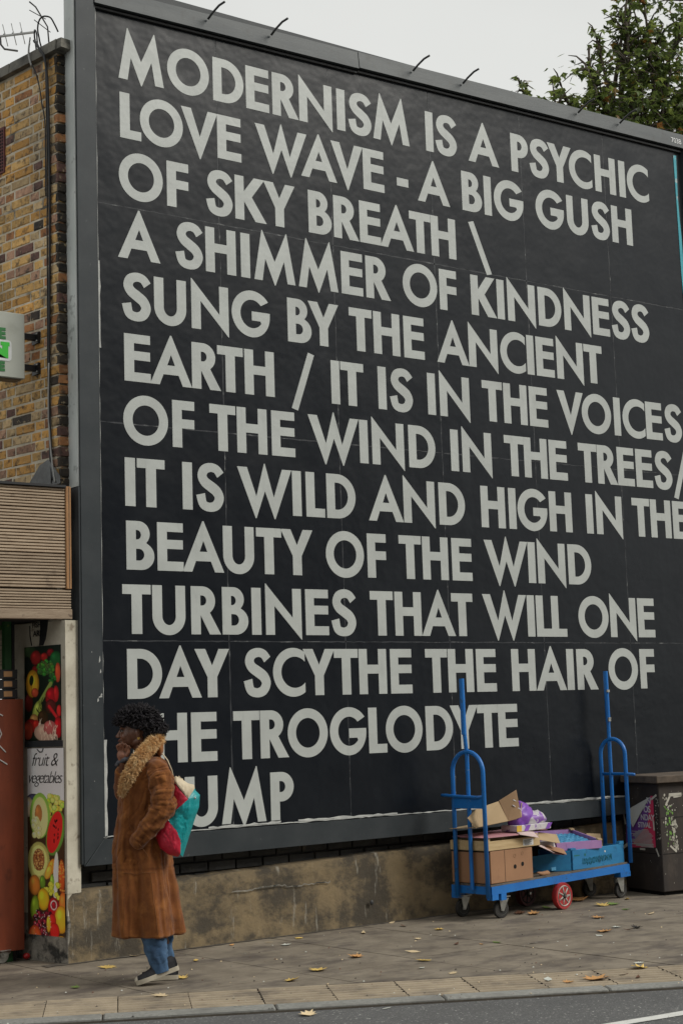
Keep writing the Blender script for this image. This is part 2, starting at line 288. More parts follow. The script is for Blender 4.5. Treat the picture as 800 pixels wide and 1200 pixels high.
    def mesh(s, name):
        me = bpy.data.meshes.new(name); me.from_pydata(s.v, [], s.f)
        for m in s.mats: me.materials.append(m)
        if len(s.mats) > 1: me.polygons.foreach_set('material_index', s.m)
        me.update(); return me
    def build(s, name, m=None, parent=None, smooth=False, label=None, loc=None, rot=None):
        me = s.mesh(name)
        if m is not None:
            if not me.materials: me.materials.append(m)
        return link(name, me, parent, smooth, label, loc, rot)
def link(name, me, parent=None, smooth=False, label=None, loc=None, rot=None):
    if smooth:
        me.polygons.foreach_set('use_smooth', [True] * len(me.polygons))
        if smooth is not True:
            try: me.set_sharp_from_angle(angle=math.radians(smooth))
            except Exception: pass
    o = bpy.data.objects.new(name, me); COL.objects.link(o)
    if parent: o.parent = parent
    if loc is not None: o.location = loc
    if rot is not None: o.rotation_euler = rot
    if label: o['label'] = label
    return o
def tag(o, label=None, cat=None, group=None, kind=None):
    if label: o['label'] = label
    if cat: o['category'] = cat
    if group: o['group'] = group
    if kind: o['kind'] = kind
    return o
def thing(name, loc=(0, 0, 0), rz=0.0, label=None, cat=None, group=None):
    o = bpy.data.objects.new(name, None); COL.objects.link(o); o.location = loc; o.rotation_euler = (0, 0, rz); o.empty_display_size = .1
    return tag(o, label, cat, group)
def evalmesh(o, name):
    dg = bpy.context.evaluated_depsgraph_get(); me = bpy.data.meshes.new_from_object(o.evaluated_get(dg)); me.name = name; return me
def shape_mesh(name, loops, ext=.001, m=None):
    """planar glyph from closed loops (holes by even-odd), extruded along local z"""
    cu = bpy.data.curves.new(name, 'CURVE'); cu.dimensions = '2D'; cu.fill_mode = 'BOTH'; cu.extrude = ext
    for lp in loops:
        sp = cu.splines.new('POLY'); sp.points.add(len(lp) - 1)
        for i, (x, y) in enumerate(lp): sp.points[i].co = (x, y, 0, 1)
        sp.use_cyclic_u = True
    o = bpy.data.objects.new(name, cu); COL.objects.link(o); bpy.context.view_layer.update()
    me = evalmesh(o, name); bpy.data.objects.remove(o); bpy.data.curves.remove(cu)
    if m: me.materials.clear(); me.materials.append(m)
    return me
def text_mesh(name, txt, size, m, ext=.0006, shear=0.0, spacing=1.0, offset=0.0, align='LEFT'):
    cu = bpy.data.curves.new(name, 'FONT'); cu.body = txt; cu.size = size; cu.extrude = ext; cu.shear = shear; cu.space_character = spacing; cu.offset = offset; cu.align_x = align
    o = bpy.data.objects.new(name, cu); COL.objects.link(o); bpy.context.view_layer.update()
    me = evalmesh(o, name); bpy.data.objects.remove(o); bpy.data.curves.remove(cu)
    me.materials.clear(); me.materials.append(m); return me
def RX(name): return None

# ---------------------------------------------------------------- ground, road, pavement, kerb
KD = Vector((.8829, -.4696, 0)).normalized()       # kerb direction
KN = Vector((KD.y, -KD.x, 0))                       # towards the road
K0 = Vector((4.243, -2.087, 0))                     # a point on the kerb's outer edge
def kp(a, b, z=0): return K0 + KD * a + KN * b + Vector((0, 0, z))
g = MB().box(-400, 400, -400, 400, -.5, -.20).build('ground', M_road); tag(g, kind='structure')
r = MB(); r.hexa([kp(-60, .002, -.2), kp(-60, 60, -.2), kp(60, 60, -.2), kp(60, .002, -.2), kp(-60, .002, -.022), kp(-60, 60, -.022), kp(60, 60, -.022), kp(60, .002, -.022)])
tag(r.build('road', M_road), kind='structure')
# worn white line on the road
ln = thing('road_marking', (5.57, -3.79, -.018)); ln['kind'] = 'structure'
a = Vector((5.567, -3.775, -.017)); d = Vector((6.218 - 5.567, -3.83 + 3.775, 0)).normalized(); nn = Vector((d.y, -d.x, 0))
q = MB()
pts = []
for i in range(13):
    t = i * .25; j = random.uniform(-.004, .004); pts.append((t, j, .085 + random.uniform(-.004, .004)))
vs = []; fs = []
for t, p0, p1 in pts:
    vs += [d * t + nn * p0, d * t + nn * p1]
for i in range(12): fs.append((2 * i, 2 * i + 2, 2 * i + 3, 2 * i + 1))
q.add(vs, fs); q.build('painted_line', M_paint, ln)
q = MB(); q.add([(-1.70, 1.72, 0), (-1.54, 1.62, 0), (-1.60, 1.45, 0), (-1.80, 1.55, 0)], [(0, 3, 2, 1)]); q.build('painted_mark', M_paint, ln)
# pavement: flags over a dark bed
bed = MB(); bed.hexa([kp(-60, 0, -.2), kp(60, 0, -.2), kp(60, -60, -.2), kp(-60, -60, -.2), kp(-60, 0, -.012), kp(60, 0, -.012), kp(60, -60, -.012), kp(-60, -60, -.012)])
pav = bed.build('pavement', M_joint); tag(pav, kind='structure')
TD = .53        # depth of the ribbed slab row
KW = .13
# large flags: grid aligned roughly square to the wall, clipped by the slab row line
def clipline(poly, p0, n, keep):
    out = []
    for i in range(len(poly)):
        A = poly[i]; B = poly[(i + 1) % len(poly)]; da = (A - p0).dot(n) * keep; db = (B - p0).dot(n) * keep
        if da >= 0: out.append(A)
        if da * db < 0: out.append(A + (B - A) * (da / (da - db)))
    return out
lim = kp(0, -(KW + TD + .004))
gx = [-6, -2.0, .6, 2.2, 3.35, 4.42, 5.40, 6.22, 7.02, 8.1, 9.3, 11.0, 14.0, 20]
skew = -.06
rows = [(-9.0, -1.62), (-1.62, .3), (.3, 3.0)]
for gi in range(len(gx) - 1):
    off = random.uniform(-.25, .25) if gi % 2 else 0
    for (y0, y1) in rows:
        ya = y0 + (off if y0 == -1.62 else 0); yb = y1 + (off if y1 == -1.62 else 0)
        if y1 <= -1.6 and gi < 4: pass
        P = [Vector((gx[gi] + .004 - skew * ya * -1, ya + .004, 0)), Vector((gx[gi + 1] - .004 + skew * ya, ya + .004, 0)), Vector((gx[gi + 1] - .004 + skew * yb, yb - .004, 0)), Vector((gx[gi] + .004 + skew * yb, yb - .004, 0))]
        P[0] = Vector((gx[gi] + .004 + skew * ya, ya + .004, 0))
        P = clipline(P, lim, KN, -1)
        if len(P) < 3: continue
        zt = random.uniform(-.0015, .0015); n_ = len(P)
        q = MB(); q.add([p + Vector((0, 0, -.03)) for p in P] + [p + Vector((0, 0, zt)) for p in P], [tuple(range(n_))[::-1], tuple(range(n_, 2 * n_))] + [(i, (i + 1) % n_, n_ + (i + 1) % n_, n_ + i) for i in range(n_)])
        q.build('paving_flag', M_pave, pav)
# ribbed slabs: real ribs running along the kerb
def rib_slab(w, dp):
    q = MB(); q.box(0, w, 0, dp, -.04, -.006, M_groove); n = 7; p = dp / n
    for i in range(n):
        y = i * p + p * .20; y2 = (i + 1) * p - p * .20
        q.hexa([(.0005, y, -.007), (w - .0005, y, -.007), (w - .0005, y2, -.007), (.0005, y2, -.007), (.002, y + .007, .004), (w - .002, y + .007, .004), (w - .002, y2 - .007, .004), (.002, y2 - .007, .004)], M_tile)
    return q.mesh('paving_slab')
M_groove = mat('slab groove', (.10, .08, .06), (.065, .052, .042), rough=.95, scale=9, world=True)  # recess shade put into the colour, as flat light hides the ribs
me = rib_slab(.3895, TD - .008)
ang = math.atan2(KD.y, KD.x)
a = -5.5
first = -0.27 - .392 * 15
for i in range(36):
    a = first + .392 * i
    p = kp(a, -KW - .002); p.z = random.uniform(-.002, .001)
    link('paving_slab', me, pav, loc=p, rot=(0, 0, ang + random.uniform(-.004, .004)))
# notched joint studs between slabs
q = MB()
for i in range(17, 28):
    a = first + .392 * i - .003
    for k in range(9):
        p = kp(a, -(KW + TD) + .03 + k * .056)
        q.box(p.x - .0035, p.x + .0035, p.y - .006, p.y + .006, -.004, .0035)
o = q.build('joint_dirt', M_hole, pav); o['kind'] = 'stuff'
ke = thing('kerb', kp(0, 0)); ke['kind'] = 'structure'
km = MB(); km.bbox(.004, .906, 0, KW - .004, -.2, .0, .008); kme = km.mesh('kerb_stone'); kme.materials.append(M_kerb)
for i in range(16):
    a = -6.3 + i * .91 - .42
    p = kp(a, -.002) - kp(0, 0); p.z = random.uniform(-.001, .002) + .002
    o = link('kerb_stone', kme, ke, smooth=30, loc=p, rot=(0, 0, ang))

# ---------------------------------------------------------------- letters
def arc(cx, cy, rx, ry, a0, a1, n=20):
    return [(cx + rx * math.cos(math.radians(a0 + (a1 - a0) * i / n)), cy + ry * math.sin(math.radians(a0 + (a1 - a0) * i / n))) for i in range(n + 1)]
def thick(pts, ws, n=8):
    """closed outline round a smooth centre line"""
    P = []; Wd = []
    for i in range(len(pts) - 1):
        p0 = pts[max(i - 1, 0)]; p1 = pts[i]; p2 = pts[i + 1]; p3 = pts[min(i + 2, len(pts) - 1)]
        for k in range(n):
            t = k / n
            f = lambda a, b, c, d: .5 * (2 * b + (c - a) * t + (2 * a - 5 * b + 4 * c - d) * t * t + (3 * b - 3 * c + d - a) * t ** 3)
            P.append((f(p0[0], p1[0], p2[0], p3[0]), f(p0[1], p1[1], p2[1], p3[1]))); Wd.append(ws[i] + (ws[i + 1] - ws[i]) * t)
    P.append(pts[-1]); Wd.append(ws[-1]); A = []; B = []
    for i in range(len(P)):
        a = P[max(i - 1, 0)]; b = P[min(i + 1, len(P) - 1)]; dx, dy = b[0] - a[0], b[1] - a[1]; l = math.hypot(dx, dy)
        nx, ny = -dy / l, dx / l; A.append((P[i][0] + nx * Wd[i] / 2, P[i][1] + ny * Wd[i] / 2)); B.append((P[i][0] - nx * Wd[i] / 2, P[i][1] - ny * Wd[i] / 2))
    return A + B[::-1]
S_ = .235
G = {
 'I': (.238, [[(0, 0), (.238, 0), (.238, 1), (0, 1)]]),
 '-': (.348, [[(0, .26), (.348, .26), (.348, .46), (0, .46)]]),
 'L': (.505, [[(0, 0), (.505, 0), (.505, .195), (S_, .195), (S_, 1), (0, 1)]]),
 'E': (.615, [[(0, 0), (.615, 0), (.615, .195), (.23, .195), (.23, .455), (.605, .455), (.605, .645), (.23, .645), (.23, .81), (.61, .81), (.61, 1), (0, 1)]]),
 'F': (.536, [[(0, 0), (.23, 0), (.23, .41), (.53, .41), (.53, .605), (.23, .605), (.23, .805), (.536, .805), (.536, 1), (0, 1)]]),
 'H': (.769, [[(0, 0), (.23, 0), (.23, .452), (.539, .452), (.539, 0), (.769, 0), (.769, 1), (.539, 1), (.539, .65), (.23, .65), (.23, 1), (0, 1)]]),
 'T': (.65, [[(.205, 0), (.445, 0), (.445, .805), (.65, .805), (.65, 1), (0, 1), (0, .805), (.205, .805)]]),
 'A': (1.004, [[(0, 0), (.225, 0), (.318, .225), (.68, .225), (.778, 0), (1.004, 0), (.52, 1.07), (.49, 1.07)], [(.505, .655), (.598, .425), (.412, .425)]]),
 'V': (.916, [[(0, 1), (.25, 1), (.462, .385), (.672, 1), (.916, 1), (.472, -.115), (.45, -.115)]]),
 'W': (1.40, [[(0, 1), (.25, 1), (.478, .37), (.69, 1.10), (.712, 1.10), (.925, .37), (1.155, 1), (1.40, 1), (.955, -.10), (.932, -.10), (.70, .50), (.468, -.10), (.445, -.10)]]),
 'M': (1.091, [[(0, 0), (.215, 0), (.298, .50), (.535, -.075), (.555, -.075), (.795, .50), (.878, 0), (1.091, 0), (.878, 1.15), (.86, 1.15), (.546, .46), (.233, 1.15), (.215, 1.15)]]),
 'N': (.928, [[(0, 0), (.23, 0), (.23, .62), (.915, -.10), (.928, -.10), (.928, 1), (.698, 1), (.698, .37), (.013, 1.10), (0, 1.10)]]),
 'K': (.819, [[(0, 0), (S_, 0), (S_, .43), (.525, 0), (.819, 0), (.44, .55), (.78, 1), (.50, 1), (S_, .655), (S_, 1), (0, 1)]]),
 'Y': (.845, [[(.305, 0), (.54, 0), (.54, .42), (.845, 1), (.585, 1), (.423, .655), (.262, 1), (0, 1), (.305, .42)]]),
 'U': (.774, [[(0, 1)] + arc(.387, .37, .387, .39, 180, 360, 26) + [(.774, 1), (.545, 1)] + arc(.387, .37, .158, .185, 360, 180, 20) + [(.229, 1)]]),
 'O': (1.047, [arc(.5235, .5, .5235, .5235, 0, 360, 56)[:-1], arc(.5235, .5, .31, .318, 0, 360, 44)[:-1]]),
 'C': (.828, [arc(.5235, .5, .5235, .5235, 54.5, 305.5, 44) + arc(.565, .5, .352, .335, 318, 42, 34)[:]]),
 'D': (.797, [[(0, 0)] + arc(.297, .5, .50, .5, -90, 90, 30) + [(0, 1)], [(.228, .195)] + [(.228, .805)] + arc(.285, .5, .30, .305, 90, -90, 24)]),
 'P': (.591, [[(0, 0), (.228, 0), (.228, .385)] + arc(.275, .6925, .316, .3075, -90, 90, 22) + [(0, 1)], [(.228, .58), (.228, .81)] + arc(.27, .695, .105, .115, 90, -90, 12)]),
 'R': (.717, [[(0, 0), (.228, 0), (.228, .40), (.445, 0), (.717, 0), (.452, .452)] + arc(.275, .70, .31, .30, -52, 90, 20) + [(0, 1)], [(.228, .60), (.228, .81)] + arc(.27, .705, .10, .105, 90, -90, 12)]),
 'B': (.644, [[(0, 0)] + arc(.335, .285, .309, .285, -90, 52, 16) + arc(.28, .745, .262, .255, -48, 90, 16) + [(0, 1)], [(.222, .62), (.222, .815)] + arc(.25, .7175, .09, .0975, 90, -90, 10), [(.222, .19), (.222, .43)] + arc(.29, .31, .12, .12, 90, -90, 12)]),
 'S': (.677, [thick([(.600, .775), (.50, .893), (.35, .925), (.205, .868), (.15, .735), (.215, .61), (.36, .515), (.50, .415), (.562, .275), (.485, .125), (.325, .075), (.165, .135), (.105, .345)], [.20, .19, .19, .21, .22, .225, .235, .235, .225, .21, .19, .20, .22])]),
 'G': (.985, [arc(.5235, .5, .5235, .5235, 36, 272, 42) + arc(.5235, .48, .462, .50, 274, 360, 16) + [(.985, .56), (.515, .56), (.515, .355), (.735, .355)] + arc(.5235, .5, .30, .318, 322, 40, 34)]),
 '/': (.64, [[(0, -.20), (.165, -.245), (.64, 1.055), (.475, 1.10)]]),
 '\\': (.70, [[(0, 1.02), (.165, 1.065), (.70, -.20), (.535, -.245)]]),
}
# G inner arc direction: from the bar round the bottom, left and top to the upper terminal (clockwise)
G['G'] = (.985, [arc(.5235, .5, .5235, .5235, 36, 272, 42) + arc(.5235, .48, .462, .50, 274, 360, 16) + [(.985, .56), (.515, .56), (.515, .355), (.735, .355)] + arc(.5235, .5, .30, .318, -38, -320, 34)])
G['C'] = (.828, [arc(.5235, .5, .5235, .5235, 54.5, 305.5, 44) + arc(.565, .5, .352, .335, -42, -318, 34)])
GW = {'O': 1.047, 'G': .985}
LINES = {
1: "M5.323 O5.715 D6.060 E6.319 R6.574 N6.857 I7.099 S7.284 M7.597 I7.993 S8.170 A8.576 P8.987 S9.213 Y9.457 C9.709 H10.015 I10.229 C10.432",
2: "L5.230 O5.483 V5.802 E6.057 W6.524 A6.871 V7.143 E7.402 -7.693 A8.015 B8.426 I8.600 G8.836 G9.311 U9.644 S9.923 H10.195",
3: "O5.307 F5.608 S5.960 K6.234 Y6.492 B6.866 R7.116 E7.349 A7.615 T7.855 H8.098 \\8.490",
4: "A5.284 S5.693 H5.961 I6.174 M6.434 M6.834 E7.154 R7.409 O7.832 F8.123 K8.506 I8.692 N8.925 D9.252 N9.576 E9.864 S10.110 S10.355",
5: "S5.255 U5.528 N5.859 G6.210 B6.645 Y6.868 T7.220 H7.475 E7.748 A8.149 N8.475 C8.802 I8.999 E9.168 N9.459 T9.737",
6: "E5.256 A5.525 R5.817 T6.020 H6.273 /6.661 I6.962 T7.121 I7.410 S7.599 I7.905 N8.146 T8.550 H8.803 E9.063 V9.435 O9.745 I9.997 C10.205 E10.461 S10.708",
7: "O5.315 F5.618 T5.944 H6.195 E6.469 W6.931 I7.213 N7.449 D7.787 I8.121 N8.358 T8.765 H9.003 E9.260 T9.608 R9.844 E10.069 E10.300 S10.544 /10.775",
8: "I5.184 T5.348 I5.640 S5.826 W6.294 I6.576 L6.743 D6.981 A7.407 N7.737 D8.071 H8.505 I8.715 G8.938 H9.258 I9.597 N9.833 T10.226 H10.476 E10.735",
9: "B5.256 E5.493 A5.760 U6.055 T6.316 Y6.563 O7.000 F7.300 T7.626 H7.878 E8.150 W8.623 I8.902 N9.124 D9.449",
10: "T5.221 U5.473 R5.771 B6.014 I6.193 N6.429 E6.727 S6.970 T7.329 H7.585 A7.887 T8.130 W8.581 I8.865 L9.009 L9.180 O9.580 N9.934 E10.218",
11: "D5.275 A5.554 Y5.812 S6.187 C6.463 Y6.730 T6.977 H7.225 E7.496 T7.845 H8.092 E8.356 H8.757 A9.061 I9.279 R9.475 O9.902 F10.197",
12: "T5.219 H5.470 E5.736 T6.086 R6.322 O6.613 G6.976 L7.251 O7.505 D7.851 Y8.104 T8.350 E8.562",
13: "T5.185 R5.420 U5.704 M6.050 P6.375"}
CAPH = .3386; PITCH = .4405
BX, BY = 7.9, 0.0
bb = thing('billboard', (BX, 0, 0), 0, 'huge grey framed billboard with a black poem poster above the pavement', 'billboard')
GM = {}
for ch, (w, loops) in G.items():
    lp = [[((x - w / 2) * CAPH, y * CAPH) for x, y in l] for l in loops]
    GM[ch] = shape_mesh('letter', lp, .0008, M_letter)
for k, s in LINES.items():
    zb = (15.6 - k) * PITCH - CAPH
    for it in s.split():
        ch, x = it[0], float(it[1:])
        link('letter', GM[ch], bb, loc=(x - BX, -.0012, zb), rot=(PI / 2, 0, 0))
# poster sheets 6 x 4, each its own paper
XL, XR, ZB, ZT = 4.955, 10.945, .765, 6.70
xs = [XL, 5.96, 6.98, 7.99, 9.0, 10.01, XR]; zs = [ZB, 2.08, 3.585, 5.145, ZT]
for i in range(6):
    for j in range(4):
        q = MB(); q.box(xs[i] - BX + .001, xs[i + 1] - BX - .001, .0, .003, zs[j] + .001, zs[j + 1] - .001)
        q.build('poster_sheet', M_black, bb)
# seams: dusty overlapped paper edges
def ribbon(x0, x1, z0, z1, w, m, name, jit=.3, y=-.0028, n=40):
    q = MB(); vert = abs(z1 - z0) > abs(x1 - x0); vs = []; fs = []
    for i in range(n + 1):
        t = i / n; a = w * (.5 + jit * random.uniform(-1, 1)); b = w * (.5 + jit * random.uniform(-1, 1))
        x = x0 + (x1 - x0) * t; z = z0 + (z1 - z0) * t
        if vert: vs += [(x - a - BX, y, z), (x + b - BX, y, z), (x - a - BX, y + .002, z), (x + b - BX, y + .002, z)]
        else: vs += [(x - BX, y, z + b), (x - BX, y, z - a), (x - BX, y + .002, z + b), (x - BX, y + .002, z - a)]
    for i in range(n):
        a = 4 * i; b = a + 4
        fs += [(a, a + 1, b + 1, b), (a + 2, b + 2, b + 3, a + 3), (a, b, b + 2, a + 2), (a + 1, a + 3, b + 3, b + 1)]
    q.add(vs, fs); return q.build(name, m, bb)
for x in xs[1:-1]: ribbon(x, x + random.uniform(-.006, .006), ZB + .02, ZT - .02, .0075, M_seam, 'paper_seam', .45, y=-.0003, n=120)
for z in zs[1:-1]: ribbon(XL + .01, XR - .01, z, z + random.uniform(-.01, .01), .007, M_seam, 'paper_seam', .45, y=-.0003, n=120)
# frame
def rail(poly, name='frame_rail', m=M_frame, y0=-.045, y1=.09):
    q = MB(); q.prism([(x - BX, z) for x, z in poly], (0, y0, 0), (1, 0, 0), (0, 0, 1), (0, y1 - y0, 0)); return q.build(name, m, bb)
rail([(4.785, .610), (4.785, 6.95), (4.925, 6.95), (4.925, .772)])
rail([(4.788, .607), (4.929, .7695), (11.25, .775), (11.25, .660), (8.0, .628)])
# slim lips of the frame
q = MB(); q.box(4.930 - BX, 4.944 - BX, -.03, .0, .785, 6.66); q.build('frame_lip', M_frame, bb)
# top rail in two lengths, slightly rising, with a projecting lip
def topz(x): return 6.722 + (x - 5.0) * .0165
for (a, b_, dz) in ((4.93, 7.255, .0), (7.262, 11.6, .004)):
    q = MB()
    q.hexa([(a - BX, -.055, topz(a) - .135 + dz), (b_ - BX, -.055, topz(b_) - .140 + dz), (b_ - BX, .12, topz(b_) - .13 + dz), (a - BX, .12, topz(a) - .125 + dz),
            (a - BX, -.040, topz(a) + dz), (b_ - BX, -.040, topz(b_) + dz), (b_ - BX, .12, topz(b_) + .01 + dz), (a - BX, .12, topz(a) + .01 + dz)])
    q.build('top_rail', M_rail, bb)
    q = MB()
    q.hexa([(a - BX, -.022, topz(a) - .158), (b_ - BX, -.022, topz(b_) - .166), (b_ - BX, -.002, topz(b_) - .166), (a - BX, -.002, topz(a) - .158),
            (a - BX, -.024, topz(a) - .145), (b_ - BX, -.024, topz(b_) - .152), (b_ - BX, -.002, topz(b_) - .152), (a - BX, -.002, topz(a) - .145)])
    q.build('drip_lip', M_rod, bb)
# the back board
q = MB(); q.box(4.9 - BX, 11.2 - BX, .006, .085, .70, 6.80); q.build('backing_board', M_frame, bb)
# side return: pale sheet above, dark below
q = MB(); q.box(4.772 - BX, 4.783 - BX, -.030, .115, 3.12, 6.72); q.build('side_panel', M_galv, bb, label='pale galvanised upper side panel')
q = MB(); q.box(4.770 - BX, 4.783 - BX, -.040, .115, .62, 3.115); q.build('side_panel', M_frame, bb, label='dark grey lower side panel')
# right hand edge: cyan strip, gap and dark post
q = MB(); vs = []; fs = []
for i in range(31):
    z = .80 + (6.62 - .80) * i / 30; w = .028 + .008 * math.sin(i * 1.3); xx = 10.944 + (.012 if i < 24 else -.002 * (i - 24))
    vs += [(xx - BX, -.004, z), (xx + w - BX, -.006, z), (xx - BX, .002, z), (xx + w - BX, .002, z)]
for i in range(30):
    a = 4 * i; b = a + 4; fs += [(a, a + 1, b + 1, b), (a + 1, a + 3, b + 3, b + 1), (a, b, b + 2, a + 2), (a + 2, b + 2, b + 3, a + 3)]
q.add(vs, fs); q.build('edge_strip', M_cyan, bb)
rail([(11.03, .78), (11.25, .78), (11.25, 6.74), (11.03, 6.74)], 'frame_rail', M_frame)
# torn white paper edges along the left and the bottom inside the frame
ribbon(4.951, 4.953, .775, 6.62, .010, M_torn, 'torn_paper', .25, y=-.008, n=60)
ribbon(4.962, 4.964, .775, 1.42, .021, M_torn, 'torn_paper', .2, y=-.010, n=12)
ribbon(4.957, 4.958, 4.10, 4.72, .022, M_torn, 'torn_paper', .2, y=-.010, n=10)
ribbon(4.95, 10.9, .783, .783, .008, M_torn, 'torn_paper', .42, y=-.010, n=110)
ribbon(5.75, 6.35, .790, .795, .013, M_torn, 'torn_paper', .4, y=-.013, n=16)
ribbon(6.5, 7.4, .795, .790, .014, M_torn, 'torn_paper', .4, y=-.013, n=20)
ribbon(8.7, 10.2, .791, .794, .012, M_torn, 'torn_paper', .4, y=-.013, n=26)
# pale scrape marks near the lower left of the frame
q = MB()
for (x, z, w, h) in ((4.905, 1.93, .012, .05), (4.912, 1.86, .01, .03), (4.90, 1.70, .03, .012), (4.89, 1.67, .012, .03), (4.915, 1.71, .014, .02), (4.86, 1.15, .006, .006), (4.85, 2.0, .007, .007)):
    q.add([(x - BX, -.0465, z), (x + w - BX, -.0465, z + h * .3), (x + w * .7 - BX, -.0465, z + h), (x + w * .1 - BX, -.0465, z + h * .6)], [(0, 1, 2, 3)])
q.build('scrape_marks', M_torn, bb)
# mitre line, bottom left
q = MB(); q.add([(4.793 - BX, -.0458, .612), (4.796 - BX, -.0458, .609), (4.930 - BX, -.0458, .768), (4.926 - BX, -.0458, .772)], [(0, 1, 2, 3)]); q.build('mitre_joint', M_rail, bb)
# lamp arms poking off the top rail
for (x0, L_) in ((5.86, .08), (6.42, .08), (7.80, .08), (8.33, .07), (9.66, .08), (10.18, .09)):
    z0 = topz(x0); pts = [(x0 - BX, -.06, z0 - .05), (x0 + .012 - BX, -.11, z0 - .015), (x0 + .03 - BX, -.17, z0 + .02), (x0 + .05 - BX, -.17 - L_ * .6, z0 + .035)]
    q = MB().tube(pts, .0085, 8); q.build('lamp_arm', M_rod, bb, True)
me = text_mesh('panel_number', '7038', .072, M_white, .0005, 0, .95)
link('panel_number', me, bb, loc=(10.86 - BX, -.0535, topz(10.86) - .100), rot=(PI / 2 - .11, -.012, 0))

# ---------------------------------------------------------------- wall behind and plinth
wl = thing('brick_wall', (8, .1, 0), 0, 'long low building wall carrying the billboard on a stained rendered plinth', 'wall')
q = MB(); q.box(-3.22, 5.5, .03, .3, 0, 6.25); q.build('wall_core', M_darkbrick, wl)
# dark painted bricks between plinth and frame
random.seed(3)
bm_ = []
for v_ in range(4):
    q = MB(); w = .215; h = .062; j = lambda a=.002: random.uniform(-a, a)
    q.add([(0, .03, 0), (w, .03, 0), (w, .03, h), (0, .03, h), (0 + j(), .004, 0 + j()), (w + j(), .004, j()), (w + j(), .004, h + j()), (j(), .004, h + j()),
           (.004, j(.0015), .004 + j()), (w - .004, j(.0015), .004 + j()), (w - .004, j(.0015), h - .004 + j()), (.004, j(.0015), h - .004)],
          [(0, 1, 5, 4), (1, 2, 6, 5), (2, 3, 7, 6), (3, 0, 4, 7), (4, 5, 9, 8), (5, 6, 10, 9), (6, 7, 11, 10), (7, 4, 8, 11), (8, 9, 10, 11)])
    me = q.mesh('brick'); me.materials.append(M_darkbrick); bm_.append(me)
for c in range(4):
    x = -3.2 + (.11 if c % 2 else 0)
    while x < 2.6:
        link('brick', random.choice(bm_), wl, loc=(x, 0, .415 + c * .073)); x += .226
# plinth: rough rendered block with chipped top edge
def plinth_front(x): return -.03 + (x - 4.66) * .017
q = MB(); nx = 150; nz_ = 12; vs = []; fs = []
for i in range(nx + 1):
    x = 4.665 + (11.0 - 4.665) * i / nx
    top = .437 + (x - 4.7) * .028 + .010 * mnoise.noise(Vector((x * 3, 0, 0))) + .006 * mnoise.noise(Vector((x * 17, 3, 0)))
    for k in range(nz_ + 1):
        t = k / nz_; z = -.02 + (top + .02) * t; y = plinth_front(x) + .010 * mnoise.noise(Vector((x * 2.2, z * 4, 1))) + .005 * mnoise.noise(Vector((x * 13, z * 13, 5))) + (.012 if k == nz_ else 0) - (.012 * (1 - t) ** 3)
        if 5.95 < x < 6.75 and z > .33: y += .006
        vs.append((x - 8, y - .1, z))
    vs.append((x - 8, .04, top + .012))
n_ = nz_ + 2
for i in range(nx):
    for k in range(n_ - 1): fs.append((i * n_ + k, (i + 1) * n_ + k, (i + 1) * n_ + k + 1, i * n_ + k + 1))
q.add(vs, fs)
q.build('plinth', M_render, wl, 40)
q = MB(); vs = []; fs = []   # chipped pale seam on the plinth
for i in range(41):
    x = 5.92 + .85 * i / 40; z = .335 + .006 * random.uniform(-1, 1) + (.012 if 8 < i < 22 else 0); w = .006 + .006 * random.random()
    y = plinth_front(x) - .012
    vs += [(x - 8, y - .1, z), (x - 8, y - .1, z + w)]
for i in range(40): fs.append((2 * i, 2 * i + 2, 2 * i + 3, 2 * i + 1))
q.add(vs, fs); q.build('render_crack', M_base, wl)
q = MB(); q.ell((7.13 - 8, -.115, .16), (.016, .01, .02), n=8, k=6); q.build('pipe_stub', M_rod, wl, True)
# dirt line where the plinth meets the ground
q = MB(); vs = []; fs = []
for i in range(161):
    x = 4.5 + 6.5 * i / 160; w = .03 + .03 * random.random(); y = plinth_front(x)
    vs += [(x - 8, y - .1 - w, .0035), (x - 8, y - .1 + .05, .0035)]
for i in range(160): fs.append((2 * i, 2 * i + 2, 2 * i + 3, 2 * i + 1))
q.add(vs, fs); o = q.build('gutter_dirt', M_joint, wl); o['kind'] = 'stuff'

# ---------------------------------------------------------------- corner building of yellow stock brick
AB = math.radians(10.5); BC = Vector((4.712, .104, 0)); bd = Vector((-math.sin(AB), math.cos(AB), 0))
ob = thing('brick_building', (BC.x, BC.y, 0), PI / 2 + AB, 'old yellow stock brick building with stone coping at the corner', 'building')
# local frame: +x runs back along the side street face, -y... outward normal of that face is local +y? (rotated 90+AB): local x = bd, local y = (-cos, -sin)
q = MB(); q.box(.008, 8.0, -5.0, -.0030, 2.2, 6.22); q.build('wall', M_mortar, ob)
random.seed(11)
def brick_mesh(w, h, dpt=.06, rnd=.0042):
    q = MB(); j = lambda a=rnd: random.uniform(-a, a); c = .005
    q.add([(0, -dpt, 0), (w, -dpt, 0), (w, -dpt, h), (0, -dpt, h), (j(), -c, j()), (w + j(), -c, j()), (w + j(), -c, h + j()), (j(), -c, h + j()),
           (c + j(), j(.0025), c + j()), (w - c + j(), j(.0025), c + j()), (w - c + j(), j(.0025), h - c + j()), (c + j(), j(.0025), h - c + j())],
          [(0, 4, 5, 1), (1, 5, 6, 2), (2, 6, 7, 3), (3, 7, 4, 0), (4, 8, 9, 5), (5, 9, 10, 6), (6, 10, 11, 7), (7, 11, 8, 4), (8, 11, 10, 9)])
    return q.mesh('brick')
VAR = {}
for kind, w in (('s', .218), ('h', .1035), ('c', .06)):
    for mi, m in enumerate(M_bricks + [M_brickend]):
        for v_ in range(2):
            me = brick_mesh(w, .060); me.materials.append(m); VAR[(kind, mi, v_)] = me
PICK = [0] * 26 + [1] * 24 + [2] * 20 + [3] * 8 + [4] * 4 + [5] * 9 + [6] * 3
